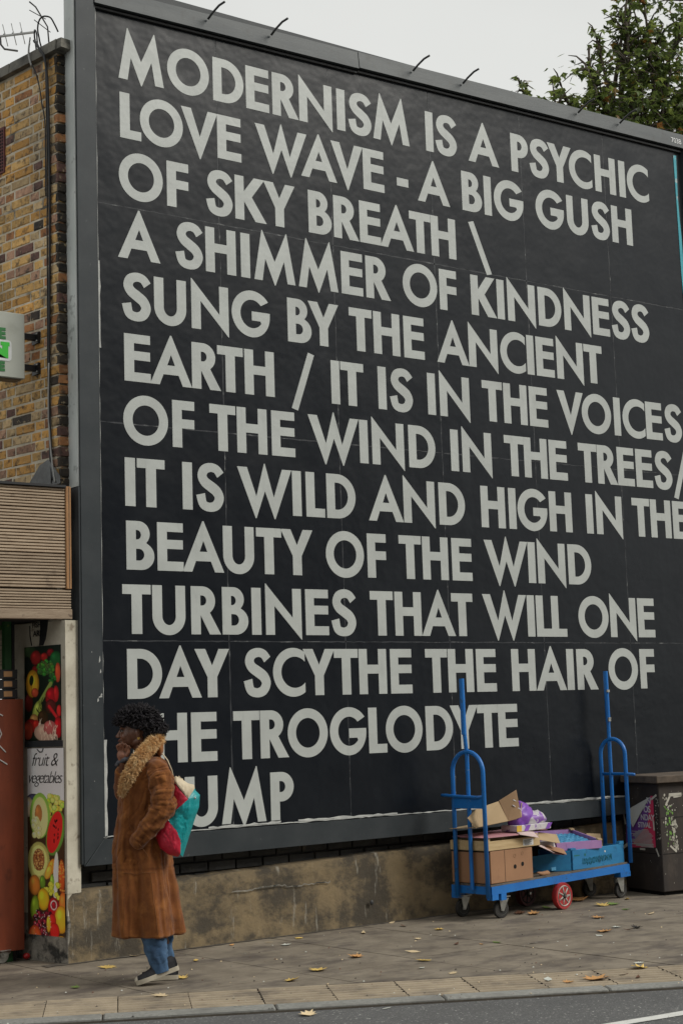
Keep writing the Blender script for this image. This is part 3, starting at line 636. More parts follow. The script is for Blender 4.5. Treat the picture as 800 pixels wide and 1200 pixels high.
CP = .0718; nb = 0; stuffq = MB()
VZ = (5.42, 5.85, .50, .95)     # the air vent hole z0 z1 s0 s1
for c in range(47):
    z = 6.215 - (c + 1) * CP
    if z < 2.9: break
    s = 0.0; k = 0
    seq = ['h', 's'] if c % 2 == 0 else ['s', 'h']
    while s < 2.6:
        kind = seq[k % 2]; k += 1
        if c % 2 == 0 and k == 2: kind = 'c'
        w = {'s': .218, 'h': .1035, 'c': .06}[kind]
        mi = random.choice(PICK)
        inv = False
        if not inv:
            if s < 1.05 and nb < 290:
                link('brick', VAR[(kind, mi, random.randint(0, 1))], ob, loc=(s, random.uniform(-.001, .003), z + random.uniform(-.0015, .0015)), rot=(0, random.uniform(-.006, .006), 0)); nb += 1
            elif s >= 1.05 or nb >= 290:
                me = VAR[(kind, mi, 0)]
                stuffq.add([(v.co.x + s, v.co.y, v.co.z + z) for v in me.vertices], [tuple(p.vertices) for p in me.polygons], M_bricks[mi])
        s += w + .0105
o = stuffq.build('distant_bricks', None, ob); o['kind'] = 'stuff'
# tarred brick ends on the return face (towards the billboard)
random.seed(5)
q = MB()
RX_ = ob.rotation_euler.z
endm = []
for v_ in range(6):
    me = brick_mesh(.07, .060, .05, .004); me.materials.append(M_brickend if v_ < 4 else M_bricks[3 + (v_ % 2)]); endm.append(me)
for c in range(47):
    z = 6.215 - (c + 1) * CP
    if z < 2.9: break
    lw = ob.matrix_world.inverted() @ Vector((BC.x + .064, BC.y - .003, z)) if False else None
    lx = .064 * bd.x + (-.003) * bd.y; ly = .064 * (-math.cos(AB)) + (-.003) * (-math.sin(AB))
    o = link('brick', random.choice(endm), ob, loc=(lx, ly, z), rot=(0, 0, PI / 2 - AB))
# coping stones
cm = []
for i, (s0, s1) in enumerate(((-.04, .52), (.525, 1.32), (1.325, 2.3), (2.305, 5.0))):
    q = MB(); q.hexa([(s0, -.35, 6.22), (s1, -.35, 6.22), (s1, .045, 6.22), (s0, .045, 6.22), (s0 + .004, -.35, 6.315), (s1 - .002, -.35, 6.315), (s1 - .002, .035, 6.30), (s0 + .004, .035, 6.30)])
    q.build('coping_stone', M_coping, ob)
q = MB(); q.hexa([(-.10, -1.2, 6.222), (-.045, -1.2, 6.222), (-.045, .04, 6.222), (-.10, .04, 6.222), (-.095, -1.2, 6.31), (-.045, -1.2, 6.315), (-.045, .03, 6.30), (-.09, .03, 6.295)])
q.build('coping_stone', M_coping, ob)
# louvred terracotta air vent
vt = MB(); vt.box(.63, .95, -.03, .012, 5.515, 5.86); vo = vt.build('air_vent', M_vent, ob)
q = MB()
for a in range(12):
    for b in range(13): q.box(.645 + a * .0235, .659 + a * .0235, .0115, .0135, 5.53 + b * .0245, 5.545 + b * .0245)
q.build('vent_holes', M_hole, vo)
# cables down the wall
def wob(pts, r, m, name, par, seed=1, n=14):
    random.seed(seed); P = []
    for i in range(len(pts) - 1):
        a = Vector(pts[i]); b = Vector(pts[i + 1]); k = max(2, int((b - a).length / .12))
        p0 = Vector(pts[max(i - 1, 0)]); p3 = Vector(pts[min(i + 2, len(pts) - 1)]); k = max(k, 5)
        for t in range(k):
            u = t / k; P.append(.5 * (2 * a + (b - p0) * u + (2 * p0 - 5 * a + 4 * b - p3) * u * u + (3 * a - 3 * b + p3 - p0) * u ** 3) + Vector((random.uniform(-.002, .002), 0, 0)))
    P.append(Vector(pts[-1])); q = MB().tube(P, r, 6); return q.build(name, m, par, True)
wob([(.20, .05, 6.36), (.13, .055, 6.27), (.08, .035, 6.12), (.078, .016, 5.5), (.088, .016, 4.6), (.10, .016, 3.9), (.095, .016, 3.4), (.07, .02, 3.18)], .010, M_cable, 'cable', ob, 2)
wob([(.11, .02, 6.2), (.105, .016, 5.6), (.112, .016, 4.6), (.11, .018, 3.9), (.085, .016, 3.5), (.08, .02, 3.16)], .0055, M_cable, 'cable', ob, 3)
wob([(.25, .05, 6.40), (.255, .055, 6.26), (.20, .03, 6.10), (.16, .018, 5.90), (.125, .016, 5.7), (.12, .018, 5.2)], .005, M_cable, 'cable', ob, 4)
wob([(.25, .055, 6.36), (.255, .06, 6.28), (.235, .05, 6.18)], .007, M_cablew, 'cable', ob, 4)
wob([(.09, .026, 4.0), (.10, .024, 3.6), (.06, .024, 3.28), (.03, .026, 3.16)], .0055, M_cablew, 'cable', ob, 5)
wob([(.27, -.02, 6.33), (.265, .0, 6.42), (.235, .02, 6.46), (.20, .03, 6.42), (.19, .03, 6.34)], .006, M_cable, 'cable', ob, 6)
wob([(.21, -.02, 6.32), (.20, .02, 6.46), (.14, .03, 6.52), (.07, .0, 6.50), (.04, -.04, 6.40)], .006, M_cable, 'cable', ob, 7)
q = MB(); q.add([(-.02, .02, 3.15), (.42, .02, 3.12), (.20, .03, 3.30), (.10, .03, 3.33), (-.02, .02, 3.20)], [(0, 4, 3, 2, 1)]); q.build('lead_flashing', M_lead, ob)

# rooftop aerial
ae = thing('tv_aerial', (4.4, 1.3, 6.3), 0, 'grey rooftop television aerial lying behind the stone coping', 'aerial')
zl = lambda x: .523 + (x - .411) * .36
q = MB(); q.tube([(-.9, 0, zl(-.9)), (.70, 0, zl(.70))], .010, 8); q.build('boom', M_alu, ae, True)
random.seed(8)
for i in range(19):
    x = -.70 + i * .072; z = zl(x)
    q = MB(); q.tube([(x - .03, -.03, z + .075), (x + .04, .03, z - .065)], .0035, 6); q.ell((x, 0, z + .008), (.013, .010, .012), n=8, k=6); q.build('element', M_alu, ae, True)
q = MB(); q.tube([(.84, 0, .40), (.815, 0, .70), (.714, 0, .84), (.66, 0, .87)], .006, 6); q.build('mast', M_rod, ae, True)
q = MB(); q.tube([(.66, 0, .80), (.80, 0, .76)], .0035, 6); q.tube([(.70, .0, .73), (.84, 0, .66)], .0035, 6); q.build('cross_element', M_rod, ae, True)
q = MB(); q.tube([(.415, 0, .52), (.42, 0, .46), (.45, 0, .43), (.56, 0, .44)], .008, 6); q.build('bracket', M_rod, ae, True)

# ---------------------------------------------------------------- projecting sign
sg = thing('projecting_sign', (4.28, .37, 4.13), 0, 'pale box sign with green letters projecting from the brick wall', 'sign')
q = MB(); q.bbox(-.62, .265, -.07, .07, -.235, .225, .006); q.build('sign_cabinet', M_signbox, sg, 30)
q = MB(); q.box(-.60, .245, -.05, .05, -.240, -.2355); q.build('underside', M_signunder, sg)
def rrect(x0, x1, y0, y1, r, n=6):
    return arc(x1 - r, y1 - r, r, r, 0, 90, n) + arc(x0 + r, y1 - r, r, r, 90, 180, n) + arc(x0 + r, y0 + r, r, r, 180, 270, n) + arc(x1 - r, y0 + r, r, r, 270, 360, n)
link('letter', text_mesh('letter', 'E', .100, M_gdark, .001, 0, 1, .006), sg, loc=(.070, -.0725, .035), rot=(PI / 2, 0, 0))
link('letter', text_mesh('letter', 'E', .085, M_gdark, .001, 0, 1, .006), sg, loc=(.070, -.0725, -.19), rot=(PI / 2, 0, 0))
link('letter_plate', shape_mesh('letter_plate', [rrect(-.10, .11, -.083, .062, .025)], .001, M_white), sg, loc=(.055, -.0722, -.038), rot=(PI / 2, 0, 0))
link('letter', shape_mesh('letter', [[(-.075, -.06), (-.02, -.06), (-.02, -.02), (-.035, -.02), (.055, -.065), (.068, -.065), (.068, .02), (.078, .02), (.078, .048), (.012, .048), (.012, .022), (.025, .022), (.025, -.005), (-.05, .048), (-.075, .048)]], .001, M_gbright), sg, loc=(.072, -.0745, -.038), rot=(PI / 2, 0, 0))
for z in (.085, -.135):
    q = MB(); q.box(.262, .385, -.018, .018, z - .02, z + .02); q.build('bracket_arm', M_cable, sg)
    q = MB(); q.box(.372, .392, -.05, .05, z - .045, z + .035); q.build('bracket_plate', M_cable, sg)
    for dz in (-.03, .02):
        q = MB(); q.ell((.368, -.04, z + dz), (.007, .007, .007), n=8, k=6); q.build('bolt', M_steel, sg, True)

# ---------------------------------------------------------------- timber fascia
fa = thing('timber_fascia', (4.2, 0, 2.2), 0, 'timber fascia of grooved decking boards above the fruit shop corner', 'fascia')
FX0, FX1 = 3.3, 4.690
def deck_board(x0, x1, z0, z1, ribs=6):
    q = MB(); q.box(x0 - 4.2, x1 - 4.2, .010, .03, z0 - 2.2, z1 - 2.2, M_deckg); h = (z1 - z0) / ribs
    for i in range(ribs):
        a = z0 + i * h + h * .13 - 2.2; b = z0 + (i + 1) * h - h * .13 - 2.2
        q.hexa([(x0 - 4.2, -.001, a + .002), (x1 - 4.2, -.001, a + .002), (x1 - 4.2, .012, a - .001), (x0 - 4.2, .012, a - .001), (x0 - 4.2, -.001, b - .002), (x1 - 4.2, -.001, b - .002), (x1 - 4.2, .012, b + .001), (x0 - 4.2, .012, b + .001)], M_deck)
    q.build('deck_board', None, fa)
zb = [3.105, 2.963, 2.812, 2.660, 2.512, 2.422 + .004]
for i in range(5): deck_board(FX0, FX1, zb[i + 1] + .003, zb[i], 7 if i < 4 else 4)
deck_board(FX0, 4.728, 2.292, 2.420, 7)
q = MB(); q.bbox(FX0 - 4.2, 4.732 - 4.2, -.012, .03, .022, .089, .004); q.build('plain_board', M_plain, fa)
q = MB(); q.bbox(4.691 - 4.2, 4.729 - 4.2, -.012, .05, 2.424 - 2.2, 3.115 - 2.2, .003); q.build('corner_trim', M_trim, fa)
q = MB(); q.box(4.712 - 4.2, 4.715 - 4.2, -.014, -.011, 2.43 - 2.2, 3.11 - 2.2); q.build('trim_groove', M_deckg, fa)
q = MB(); q.hexa([(FX0 - 4.2, -.02, .906), (.49, -.02, .906), (.49, .8, .93), (FX0 - 4.2, .8, .93), (FX0 - 4.2, -.02, .922), (.49, -.02, .922), (.49, .8, .945), (FX0 - 4.2, .8, .945)]); q.build('roofing_felt', M_cable, fa)
q = MB(); q.box(FX0 - 4.2, .44, .031, .06, .03, .90); q.build('batten', M_plain, fa)
q = MB(); q.box(FX0 - 4.2, .44, .06, 2.5, .03, .06); q.build('soffit', M_dark, fa)

# ---------------------------------------------------------------- shop pilaster with printed panels
AP = math.radians(12.5); PC = Vector((4.668, -.030, 0))
pl = thing('shop_pilaster', PC, PI / 2 + AP, 'cream corner pillar with fruit and vegetable picture panels', 'pillar')
# local x runs back along the side face, local +y points outward from it
q = MB(); q.box(.0, .62, -.06, 0, .28, 2.215); q.build('side_face', M_cream, pl)
q = MB(); q.hexa([(-.004, -.11, .44), (.035, -.11, .44), (.035, .003, .44), (-.004, .003, .44), (-.004, -.11, 2.215), (.035, -.11, 2.215), (.035, .003, 2.215), (-.004, .003, 2.215)]); q.build('corner_strip', M_cream, pl)
q = MB(); q.hexa([(-.01, -.12, .0), (.62, -.12, .0), (.62, .01, .0), (-.01, .01, .0), (.0, -.11, .30), (.62, -.11, .30), (.62, .0, .30), (.0, .0, .30)]); q.build('base', M_base, pl)
def picture(name, W_, H_, nx, ny, fn, x0, z0, par, label=None, y=.0045):
    # x0 = right edge (near the corner); u runs left->right in the picture = from back to corner
    me = bpy.data.meshes.new(name)
    U, V = np.meshgrid(np.linspace(0, 1, nx), np.linspace(0, 1, ny))
    co = np.stack([x0 + W_ * (1 - U), np.full_like(U, y), z0 + H_ * V], -1).reshape(-1, 3)
    fs = []
    for j in range(ny - 1):
        for i in range(nx - 1):
            a = j * nx + i; fs.append((a, a + nx, a + nx + 1, a + 1))
    me.from_pydata(co.tolist(), [], fs); at = me.color_attributes.new('Col', 'FLOAT_COLOR', 'POINT')
    c = fn(U.ravel(), 1 - V.ravel()); buf = np.ones((len(c), 4), np.float32)
    c = np.clip(c * 1.22, 0, 1); lin = np.where(c <= .04045, c / 12.92, ((np.clip(c, 0, 1) + .055) / 1.055) ** 2.4); buf[:, :3] = lin
    at.data.foreach_set('color', buf.ravel()); me.materials.append(M_print)
    o = link(name, me, par, label=label); return o
def painter(W_, H_, bgc):
    st = {'c': None}
    def init(u, v):
        st['x'] = u * W_; st['y'] = v * H_; st['c'] = np.tile(np.array(bgc, float) / 255, (len(u), 1))
    def el(x, y, rx, ry, col, rot=0, hl=.35, edge=.55):
        X = st['x'] - x; Y = st['y'] - y; c, s = math.cos(rot), math.sin(rot); a = (X * c + Y * s) / rx; b = (-X * s + Y * c) / ry
        d = a * a + b * b; m = d < 1
        sh = 1 + hl * np.exp(-(((a + .35) ** 2 + (b + .4) ** 2) / .12)) - edge * np.clip(d[...], 0, 1) ** 2 * .6
        st['c'][m] = np.clip(np.array(col) / 255 * sh[m][:, None], 0, 1)
    return st, init, el
rs = np.random.RandomState(4)
def pic_veg(u, v):
    st, init, el = painter(345, 807, (22, 34, 26)); init(u, v)
    for x, y, rx, ry, c in ((50, 40, 60, 70, (52, 74, 48)), (110, 95, 52, 62, (150, 38, 36)), (190, 92, 34, 34, (172, 40, 38)), (250, 60, 34, 34, (126, 26, 34)), (300, 120, 55, 70, (34, 92, 48)), (25, 170, 50, 90, (18, 30, 26)), (320, 235, 26, 85, (196, 78, 48)), (110, 200, 40, 40, (110, 28, 26)), (40, 480, 40, 80, (96, 34, 30))): el(x, y, rx, ry, c)
    for i in range(60):
        a = rs.uniform(0, 6.28); rr = rs.uniform(0, 1) ** .5; el(205 + 75 * rr * math.cos(a), 190 + 65 * rr * math.sin(a), rs.uniform(12, 20), rs.uniform(12, 20), (70 + rs.uniform(-25, 25), 122 + rs.uniform(-30, 30), 52))
    for i in range(30):
        a = rs.uniform(0, 6.28); rr = rs.uniform(0, 1) ** .5; el(268 + 30 * rr * math.cos(a), 300 + 60 * rr * math.sin(a), 13, 13, (48 + rs.uniform(-15, 15), 112 + rs.uniform(-25, 25), 50))
    for t in np.linspace(0, 1, 24): el(250 - 130 * t, 330 + 190 * t, 17, 24, (138, 158, 78), .5, .15, .3)
    el(78, 318, 64, 118, (206, 148, 44)); el(98, 330, 34, 105, (214, 168, 52), .05); el(100, 395, 34, 40, (190, 80, 54)); el(68, 290, 20, 44, (34, 46, 30), .1)
    el(120, 560, 42, 95, (156, 170, 78), .25); el(90, 640, 45, 60, (176, 128, 76))
    el(255, 440, 55, 82, (164, 24, 34)); el(302, 415, 26, 70, (178, 34, 38)); el(250, 520, 50, 60, (88, 36, 34)); el(175, 610, 50, 60, (60, 44, 28)); el(330, 560, 24, 50, (206, 42, 42))
    for t in np.linspace(0, 1, 16): el(235 + 100 * t, 520 + 130 * t, 12, 16, (196, 40, 46), 0, .1, .3)
    el(60, 680, 60, 60, (148, 36, 34)); el(110, 670, 34, 40, (172, 44, 36)); el(320, 700, 40, 90, (176, 24, 34)); el(30, 720, 50, 80, (150, 60, 44))
    el(190, 745, 100, 75, (186, 156, 136), .2, .2, .3); el(240, 700, 60, 60, (182, 96, 92), 0, .2, .3)
    for i in range(40): el(rs.uniform(140, 310), rs.uniform(650, 800), 3, rs.uniform(10, 40), (220, 190, 170), rs.uniform(-.5, .5), .1, .1)
    for i in range(14): el(rs.uniform(120, 260), rs.uniform(440, 620), rs.uniform(2, 4), rs.uniform(14, 34), (34, 44, 22), rs.uniform(-1, 1), .1, .1)
    return st['c']
def pic_fruit(u, v):   # photo-like coordinates: 50 wide, 232 tall
    st, init, el = painter(50, 232, (206, 204, 192)); init(u, v)
    m = st['y'] > 62; st['c'][m] = np.array([60, 44, 30]) / 255
    el(8, 60, 9, 6, (60, 60, 84)); el(2, 70, 6, 12, (190, 176, 150))
    for i in range(46): el(rs.uniform(20, 48), rs.uniform(56, 88), 3.2, 3.4, (200 + rs.uniform(-40, 20), 204 + rs.uniform(-30, 10), 84 + rs.uniform(-30, 20)))
    el(17, 80, 14, 27, (140, 182, 76), 0, .2, .3); el(17, 82, 11, 24, (206, 204, 132), 0, .1, .1); el(15, 78, 5, 11, (166, 110, 60), 0, .2, .2)
    for i in range(12): el(rs.uniform(8, 17), rs.uniform(84, 104), 3.6, 4, (222, 214, 140))
    el(38, 100, 12, 27, (98, 140, 60), .22, .1, .3); el(37, 99, 9.5, 25, (196, 40, 38), .22, .1, .1)
    for i in range(14): el(38 + rs.uniform(-4, 4), 98 + rs.uniform(-14, 14), .7, 1.6, (40, 14, 14))
    el(15, 134, 15, 23, (178, 172, 98), 0, .2, .35); el(15, 133, 11.5, 18, (214, 196, 118), 0, .1, .1); el(15, 132, 8, 13, (152, 96, 56), 0, .1, .3)
    for i in range(60): el(15 + rs.uniform(-6, 6), 132 + rs.uniform(-11, 11), .8, 1.3, (196, 150, 92) if i % 2 else (110, 64, 38), rs.uniform(0, 3))
    el(31, 142, 5, 13, (214, 132, 46), .4); el(28, 146, 4, 9, (226, 160, 60), .4); el(38, 150, 3.6, 28, (206, 208, 184), .05, .1, .2)
    el(33, 158, 3, 10, (130, 166, 56)); el(46, 150, 4.5, 20, (178, 78, 36))
    for i in range(30): el(46 + rs.uniform(-3.5, 3.5), 150 + rs.uniform(-17, 17), 1, 1.2, (220, 130, 60))
    el(9, 162, 8, 12, (184, 112, 48)); el(20, 158, 4, 8, (96, 130, 44))
    for i in range(22): el(rs.uniform(22, 44), rs.uniform(158, 176), 2.8, 3, (196, 194, 66))
    el(21, 178, 8, 13, (212, 164, 40)); el(9, 188, 6, 14, (116, 138, 42), .1); el(48, 182, 6, 14, (214, 110, 46))
    el(35, 188, 8, 13, (168, 26, 34)); el(35, 184, 4.5, 6, (226, 196, 190)); el(35, 184, 3.2, 4.4, (150, 30, 40))
    for i in range(110): el(rs.uniform(8, 32), rs.uniform(192, 228), 1.9, 2.0, ((110, 30, 46), (150, 50, 60), (60, 18, 34))[i % 3])
    el(45, 200, 9, 16, (226, 160, 44)); el(33, 202, 5, 8, (184, 40, 34)); el(36, 214, 6.5, 10, (200, 38, 34)); el(9, 222, 9, 13, (198, 84, 44)); el(28, 206, 3, 10, (214, 160, 50))
    el(45, 228, 10, 9, (228, 176, 52)); el(27, 228, 4, 6, (180, 50, 40)); el(18, 230, 4, 5, (120, 30, 40))
    for i in range(40): el(rs.uniform(8, 32), rs.uniform(192, 228), .5, .5, (236, 210, 220))
    st['c'] = np.clip(st['c'] * 1.12, 0, 1)
    return st['c']
o = picture('picture_panel', .385, .625, 120, 190, pic_veg, .048, 1.430, pl, 'panel printed with tomatoes, broccoli and a yellow pepper')
q = MB(); q.box(.046, .435, 0, .003, 1.428, 2.057); q.build('panel_backing', M_ink, pl)
o = picture('picture_panel', .385, 1.28, 120, 380, pic_fruit, .022, .098, pl, 'tall panel printed with melons, grapes and fruit')
q = MB(); q.box(.014, .41, 0, .003, .092, 1.382); q.build('panel_backing', M_ink, pl)
q = MB(); q.box(.03, .435, 0, .005, 1.386, 1.427); q.build('dark_band', M_frame, pl)
def side_text(txt, size, x, z, m=M_ink, shear=.35, sp=.88, par=pl, y=.0056, off=-.0012):
    me = text_mesh('lettering', txt, size, m, .0004, shear, sp, off); return link('lettering', me, par, loc=(x, y, z), rot=(PI / 2, 0, PI))
side_text('fruit &', .125, .365, 1.262)
side_text('vegetables', .112, .408, 1.150, sp=.80)
q = MB(); q.tube([(.30, .006, 1.372), (.27, .006, 1.352), (.245, .006, 1.355), (.235, .006, 1.378)], .004, 5); q.build('lettering', M_ink, pl)
# top print: dark curved band and part of a word
q = MB(); q.prism([(.262, 2.23), (.176, 2.23), (.186, 2.17), (.205, 2.10), (.230, 2.06), (.276, 2.06), (.268, 2.12), (.262, 2.18)], (0, .0005, 0), (1, 0, 0), (0, 0, 1), (0, .002, 0)); q.build('logo_band', M_ink, pl)
q = MB(); q.tube([(.375, .002, 2.20), (.372, .002, 2.13), (.355, .002, 2.065)], .004, 5); q.build('logo_line', M_ink, pl)
side_text('ARK', .055, .335, 2.125, shear=0, off=.001, sp=1)
side_text('FISH', .05, .345, 2.185, shear=0, off=.001, sp=1)

# ---------------------------------------------------------------- stall cabinet on casters, crates, post, interior
cb = thing('stall_cabinet', (4.2, .30, 0), 0, 'reddish brown plywood stall cabinet on casters beside the fruit pillar', 'cabinet')
q = MB(); q.bbox(-.9, .318, 0, .018, .075, 1.708, .003); q.build('front_panel', M_ply, cb, 30)
q = MB(); q.box(.30, .316, .019, .62, .09, 1.70); q.build('side_panel', M_ply, cb)
q = MB(); q.box(-.9, .299, .60, .618, .09, 1.70); q.build('back_panel', M_ply, cb)
q = MB(); q.box(-.9, .299, .019, .60, .09, .11); q.build('floor_panel', M_ply, cb)
def squig(pts): return MB().tube(pts, .004, 5)
q = squig([(.12, -.003, 1.58), (.16, -.003, 1.48), (.13, -.003, 1.42), (.19, -.003, 1.36)]); q.tube([(.13, -.003, 1.62), (.17, -.003, 1.60)], .004, 5); q.tube([(.12, -.003, 1.33), (.20, -.003, 1.28)], .004, 5); q.build('chalk_scrawl', M_torn, cb)
def caster(par, x, y, r, m_t=M_rubber, yaw=0.0, htop=.17, name='caster', m_h=M_hub, w=.03):
    c = thing_part(name, par, (x, y, 0), yaw)
    R = Matrix.Translation((0, 0, r)) @ Matrix.Rotation(PI / 2, 4, 'X')
    MB().lathe([(r * .62, -w * .5), (r * .93, -w * .5), (r, -w * .32), (r, w * .32), (r * .93, w * .5), (r * .62, w * .5)], R, 24).build('tyre', m_t, c, 35)
    MB().lathe([(.008, -w * .62), (r * .2, -w * .62), (r * .24, -w * .35), (r * .58, -w * .3), (r * .66, -w * .52), (r * .66, w * .52), (r * .58, w * .3), (r * .24, w * .35), (r * .2, w * .62), (.008, w * .62)], R, 20).build('hub', m_h, c, 35)
    q = MB()
    for sgn in (-1, 1):
        yy = sgn * (w * .5 + .008)
        q.hexa([(-.012, yy - .002, r - .012), (.012, yy - .002, r - .012), (.012, yy + .002, r - .012), (-.012, yy + .002, r - .012), (-.045 + .02, yy - .002, htop - .012), (.035 + .02, yy - .002, htop - .012), (.035 + .02, yy + .002, htop - .012), (-.045 + .02, yy + .002, htop - .012)])
    q.box(-.028, .058, -w * .5 - .01, w * .5 + .01, htop - .012, htop - .004); q.lathe([(.03, htop - .004), (.03, htop + .006)], Matrix.Translation((.015, 0, 0)), 14)
    q.box(-.035, .065, -.04, .04, htop + .006, htop + .012); q.build('fork', M_steel, c)
    return c
def thing_part(name, par, loc, rz):
    # a caster is a part (mesh) that parents its tyre, hub and fork
    q = MB(); R = Matrix.Rotation(PI / 2, 4, 'X'); q.lathe([(.006, -.028), (.006, .028)], Matrix.Translation((0, 0, .06)) @ R, 8)
    o = q.build(name, M_steel, par); o.location = loc; o.rotation_euler = (0, 0, rz); return o
caster(cb, .17, .03, .052, M_steel, .2, .075, w=.02, m_h=M_rubber); caster(cb, .17, .55, .052, M_rubber, .2, .075, w=.02)

ps = thing('stall_post', (4.45, .36, 0), 0, 'dark green square post standing behind the brown cabinet', 'post')
q = MB(); q.box(-.035, .012, 0, .05, 1.66, 2.23); q.box(-.035, .012, 0, .05, 0, 1.66); q.build('post', M_greenp, ps)
q = MB(); q.box(.016, .035, .0, .05, 0, 2.23); q.build('dark_edge', M_ink, ps)
# price tagged trays: stack of three
for i in range(3):
    z = 1.712 + i * .066
    t = thing('price_tray', (4.25, .315, z), 0, ('lowest', 'middle', 'top')[i] + ' black tray with an orange price tag on the stall cabinet', 'tray', 'tagged trays on the cabinet')
    q = MB(); q.bbox(-.5, .235, 0, .04, 0, .062, .003); q.build('tray_front', M_ink, t)
    q = MB(); q.box(.135, .195, -.003, -.0005, .014, .05); q.build('price_tag', M_tag, t)
    me = text_mesh('tag_lettering', ('0.99', '1.20', '0.89')[i], .022, M_torn, .0004); link('tag_lettering', me, t, loc=(.05, -.001, .018), rot=(PI / 2, 0, 0))
cr_ = thing('orange_crate', (4.2, .75, 2.09), 0, 'orange crate on the upper shelf inside the shop front', 'crate')
q = MB(); q.hexa([(-.3, 0, 0), (.30, 0, .0), (.30, .25, .0), (-.3, .25, 0), (-.3, 0, .08), (.30, 0, .09), (.30, .25, .09), (-.3, .25, .08)]); q.build('side', M_orange, cr_)
q = MB(); q.box(-.3, .30, -.006, -.001, .072, .086); q.build('rim', M_plain, cr_)
bx_ = thing('beige_carton', (4.23, .70, 1.905), 0, 'open beige carton with a dark shape on the shop shelf above the trays', 'box')
q = MB(); q.box(-.25, .235, 0, .2, 0, .115); q.build('carton', M_beige, bx_)
q = MB(); q.ell((.05, -.005, .03), (.13, .006, .07), n=16, k=8); q.build('dark_print', M_dark, bx_)
sh = thing('shop_shelving', (4.2, .72, 0), 0, 'dark shelving with white shelf edges inside the shop front', 'shelves')
for z in (1.89, 2.045, 2.03): 
    q = MB(); q.box(-1.0, .26, 0, .5, z - .006, z + .006); q.build('shelf', M_white if z > 2 else M_dark, sh)
q = MB(); q.box(-1.0, .25, .001, .01, 2.022, 2.036); q.build('shelf_edge', M_white, sh)
q = MB(); q.box(.17, .225, -.004, .0, 2.002, 2.012); q.box(.12, .20, -.01, -.003, 2.155, 2.165); q.build('label_strip', M_white, sh)
q = MB(); q.box(.26, .275, 0, .5, 0, 2.3); q.box(-1.0, -.985, 0, .5, 0, 2.3); q.build('side_board', M_dark, sh)
sw = thing('shop_interior', (3.5, 1.6, 0)); sw['kind'] = 'structure'
q = MB(); q.box(-2.5, 1.05, 0, .05, 0, 3.0); q.build('back_wall', M_dark, sw)
# hanging greenery over the stall
random.seed(21)
gr = MB()
for i in range(60):
    c = Vector((4.15 + random.uniform(-.4, .27), .30 + random.uniform(-.05, .3), 2.235 - random.random() ** 2 * .09)); d1 = Vector((random.uniform(-1, 1), random.uniform(-.6, .6), random.uniform(-.8, .1))).normalized() * random.uniform(.03, .06); n1 = d1.cross(Vector((0, 1, .3))).normalized() * .012
    gr.add([c, c + d1 * .5 + n1, c + d1, c + d1 * .5 - n1], [(0, 1, 2, 3)])
hg = gr.build('hanging_greenery', M_foliage); tag(hg, 'green leaves hanging under the timber fascia over the stall', 'plant')
tm = thing('fallen_tomato', (4.545, .33, .028), 0, 'small red tomato on the ground beside the cabinet caster', 'tomato')
MB().ell((0, 0, 0), (.024, .024, .021)).build('fruit', M_tomato, tm, True); MB().tube([(0, 0, .018), (.003, 0, .027)], .002, 6).build('stalk', M_foliage, tm)

# ---------------------------------------------------------------- bin
bn = thing('wooden_bin', (9.775, -.44, 0), -.15, 'dark brown painted wooden bin with peeling tape and a torn poster', 'bin')
q = MB(); q.bbox(0, 1.15, 0, .62, .03, .905, .006); q.build('body', M_bin, bn, 30)
q = MB(); q.bbox(-.045, 1.20, -.045, .66, .905, .965, .006); q.build('lid', M_binlid, bn, 30)
q = MB(); q.box(.03, 1.12, .03, .6, 0, .03); q.build('plinth', M_hole, bn)
for zz in (.33, .62):
    q = MB(); q.box(-.0015, .0, .01, .60, zz, zz + .005); q.box(.01, 1.1, -.0015, .0, zz, zz + .005); q.build('board_joint', M_hole, bn)
# left face points: (u along depth y, z), x = -thin ; right face: (x, z), y = -thin
def stick(face, poly, m, name, off=.002, par=bn):
    q = MB(); n = len(poly)
    P = [((-off, u, z) if face == 'L' else (u, -off, z)) for u, z in poly]; P2 = [((-off + .0012, u, z) if face == 'L' else (u, -off + .0012, z)) for u, z in poly]
    q.add(P2 + P, [tuple(range(n)), tuple(range(n, 2 * n))[::-1]] + [(i, n + i, n + (i + 1) % n, (i + 1) % n) for i in range(n)]); return q.build(name, m, par)
pz = thing('torn_poster', (0, 0, 0), 0, 'torn pink and violet event poster taped to the side of the bin', 'poster'); pz.parent = None
pz.location = bn.location; pz.rotation_euler = bn.rotation_euler
stick('L', [(.07, .385), (.07, .80), (.10, .80), (.44, .41), (.44, .365)], M_bpink, 'sheet', .004, pz)
stick('L', [(.10, .80), (.16, .73), (.42, .60), (.44, .58), (.46, .375), (.415, .37), (.16, .57)], M_bviol, 'sheet', .0055, pz)
q = MB(); q.add([(-.006, .11, .79), (-.03, .33, .70), (-.035, .40, .655), (-.02, .335, .535)], [(0, 3, 2, 1)]); q.add([(-.007, .11, .79), (-.032, .33, .70), (-.037, .40, .655), (-.022, .335, .535)], [(0, 1, 2, 3)]); q.build('folded_corner', M_bback, pz)
def ptext(t, s, u, z, m=M_white, o_=.0065):
    me = text_mesh('lettering', t, s, m, .0003, 0, .92, .0012); o = link('lettering', me, pz, loc=(-o_, u, z), rot=(PI / 2, 0, -PI / 2)); return o
ptext('N', .075, .155, .735); ptext('OS', .075, .20, .665); ptext('NDAY', .068, .245, .60); ptext('STIVAL', .060, .285, .54)
random.seed(9)
q = MB()
for i in range(15):
    z = .52 - i * .0095; u1 = .09 + random.uniform(0, .03) + (.05 if i < 3 else 0); u0 = .37 + random.uniform(-.05, .05) - (.12 if i < 2 else 0)
    q.box(-.0072, -.0068, u1, u0, z, z + .0048)
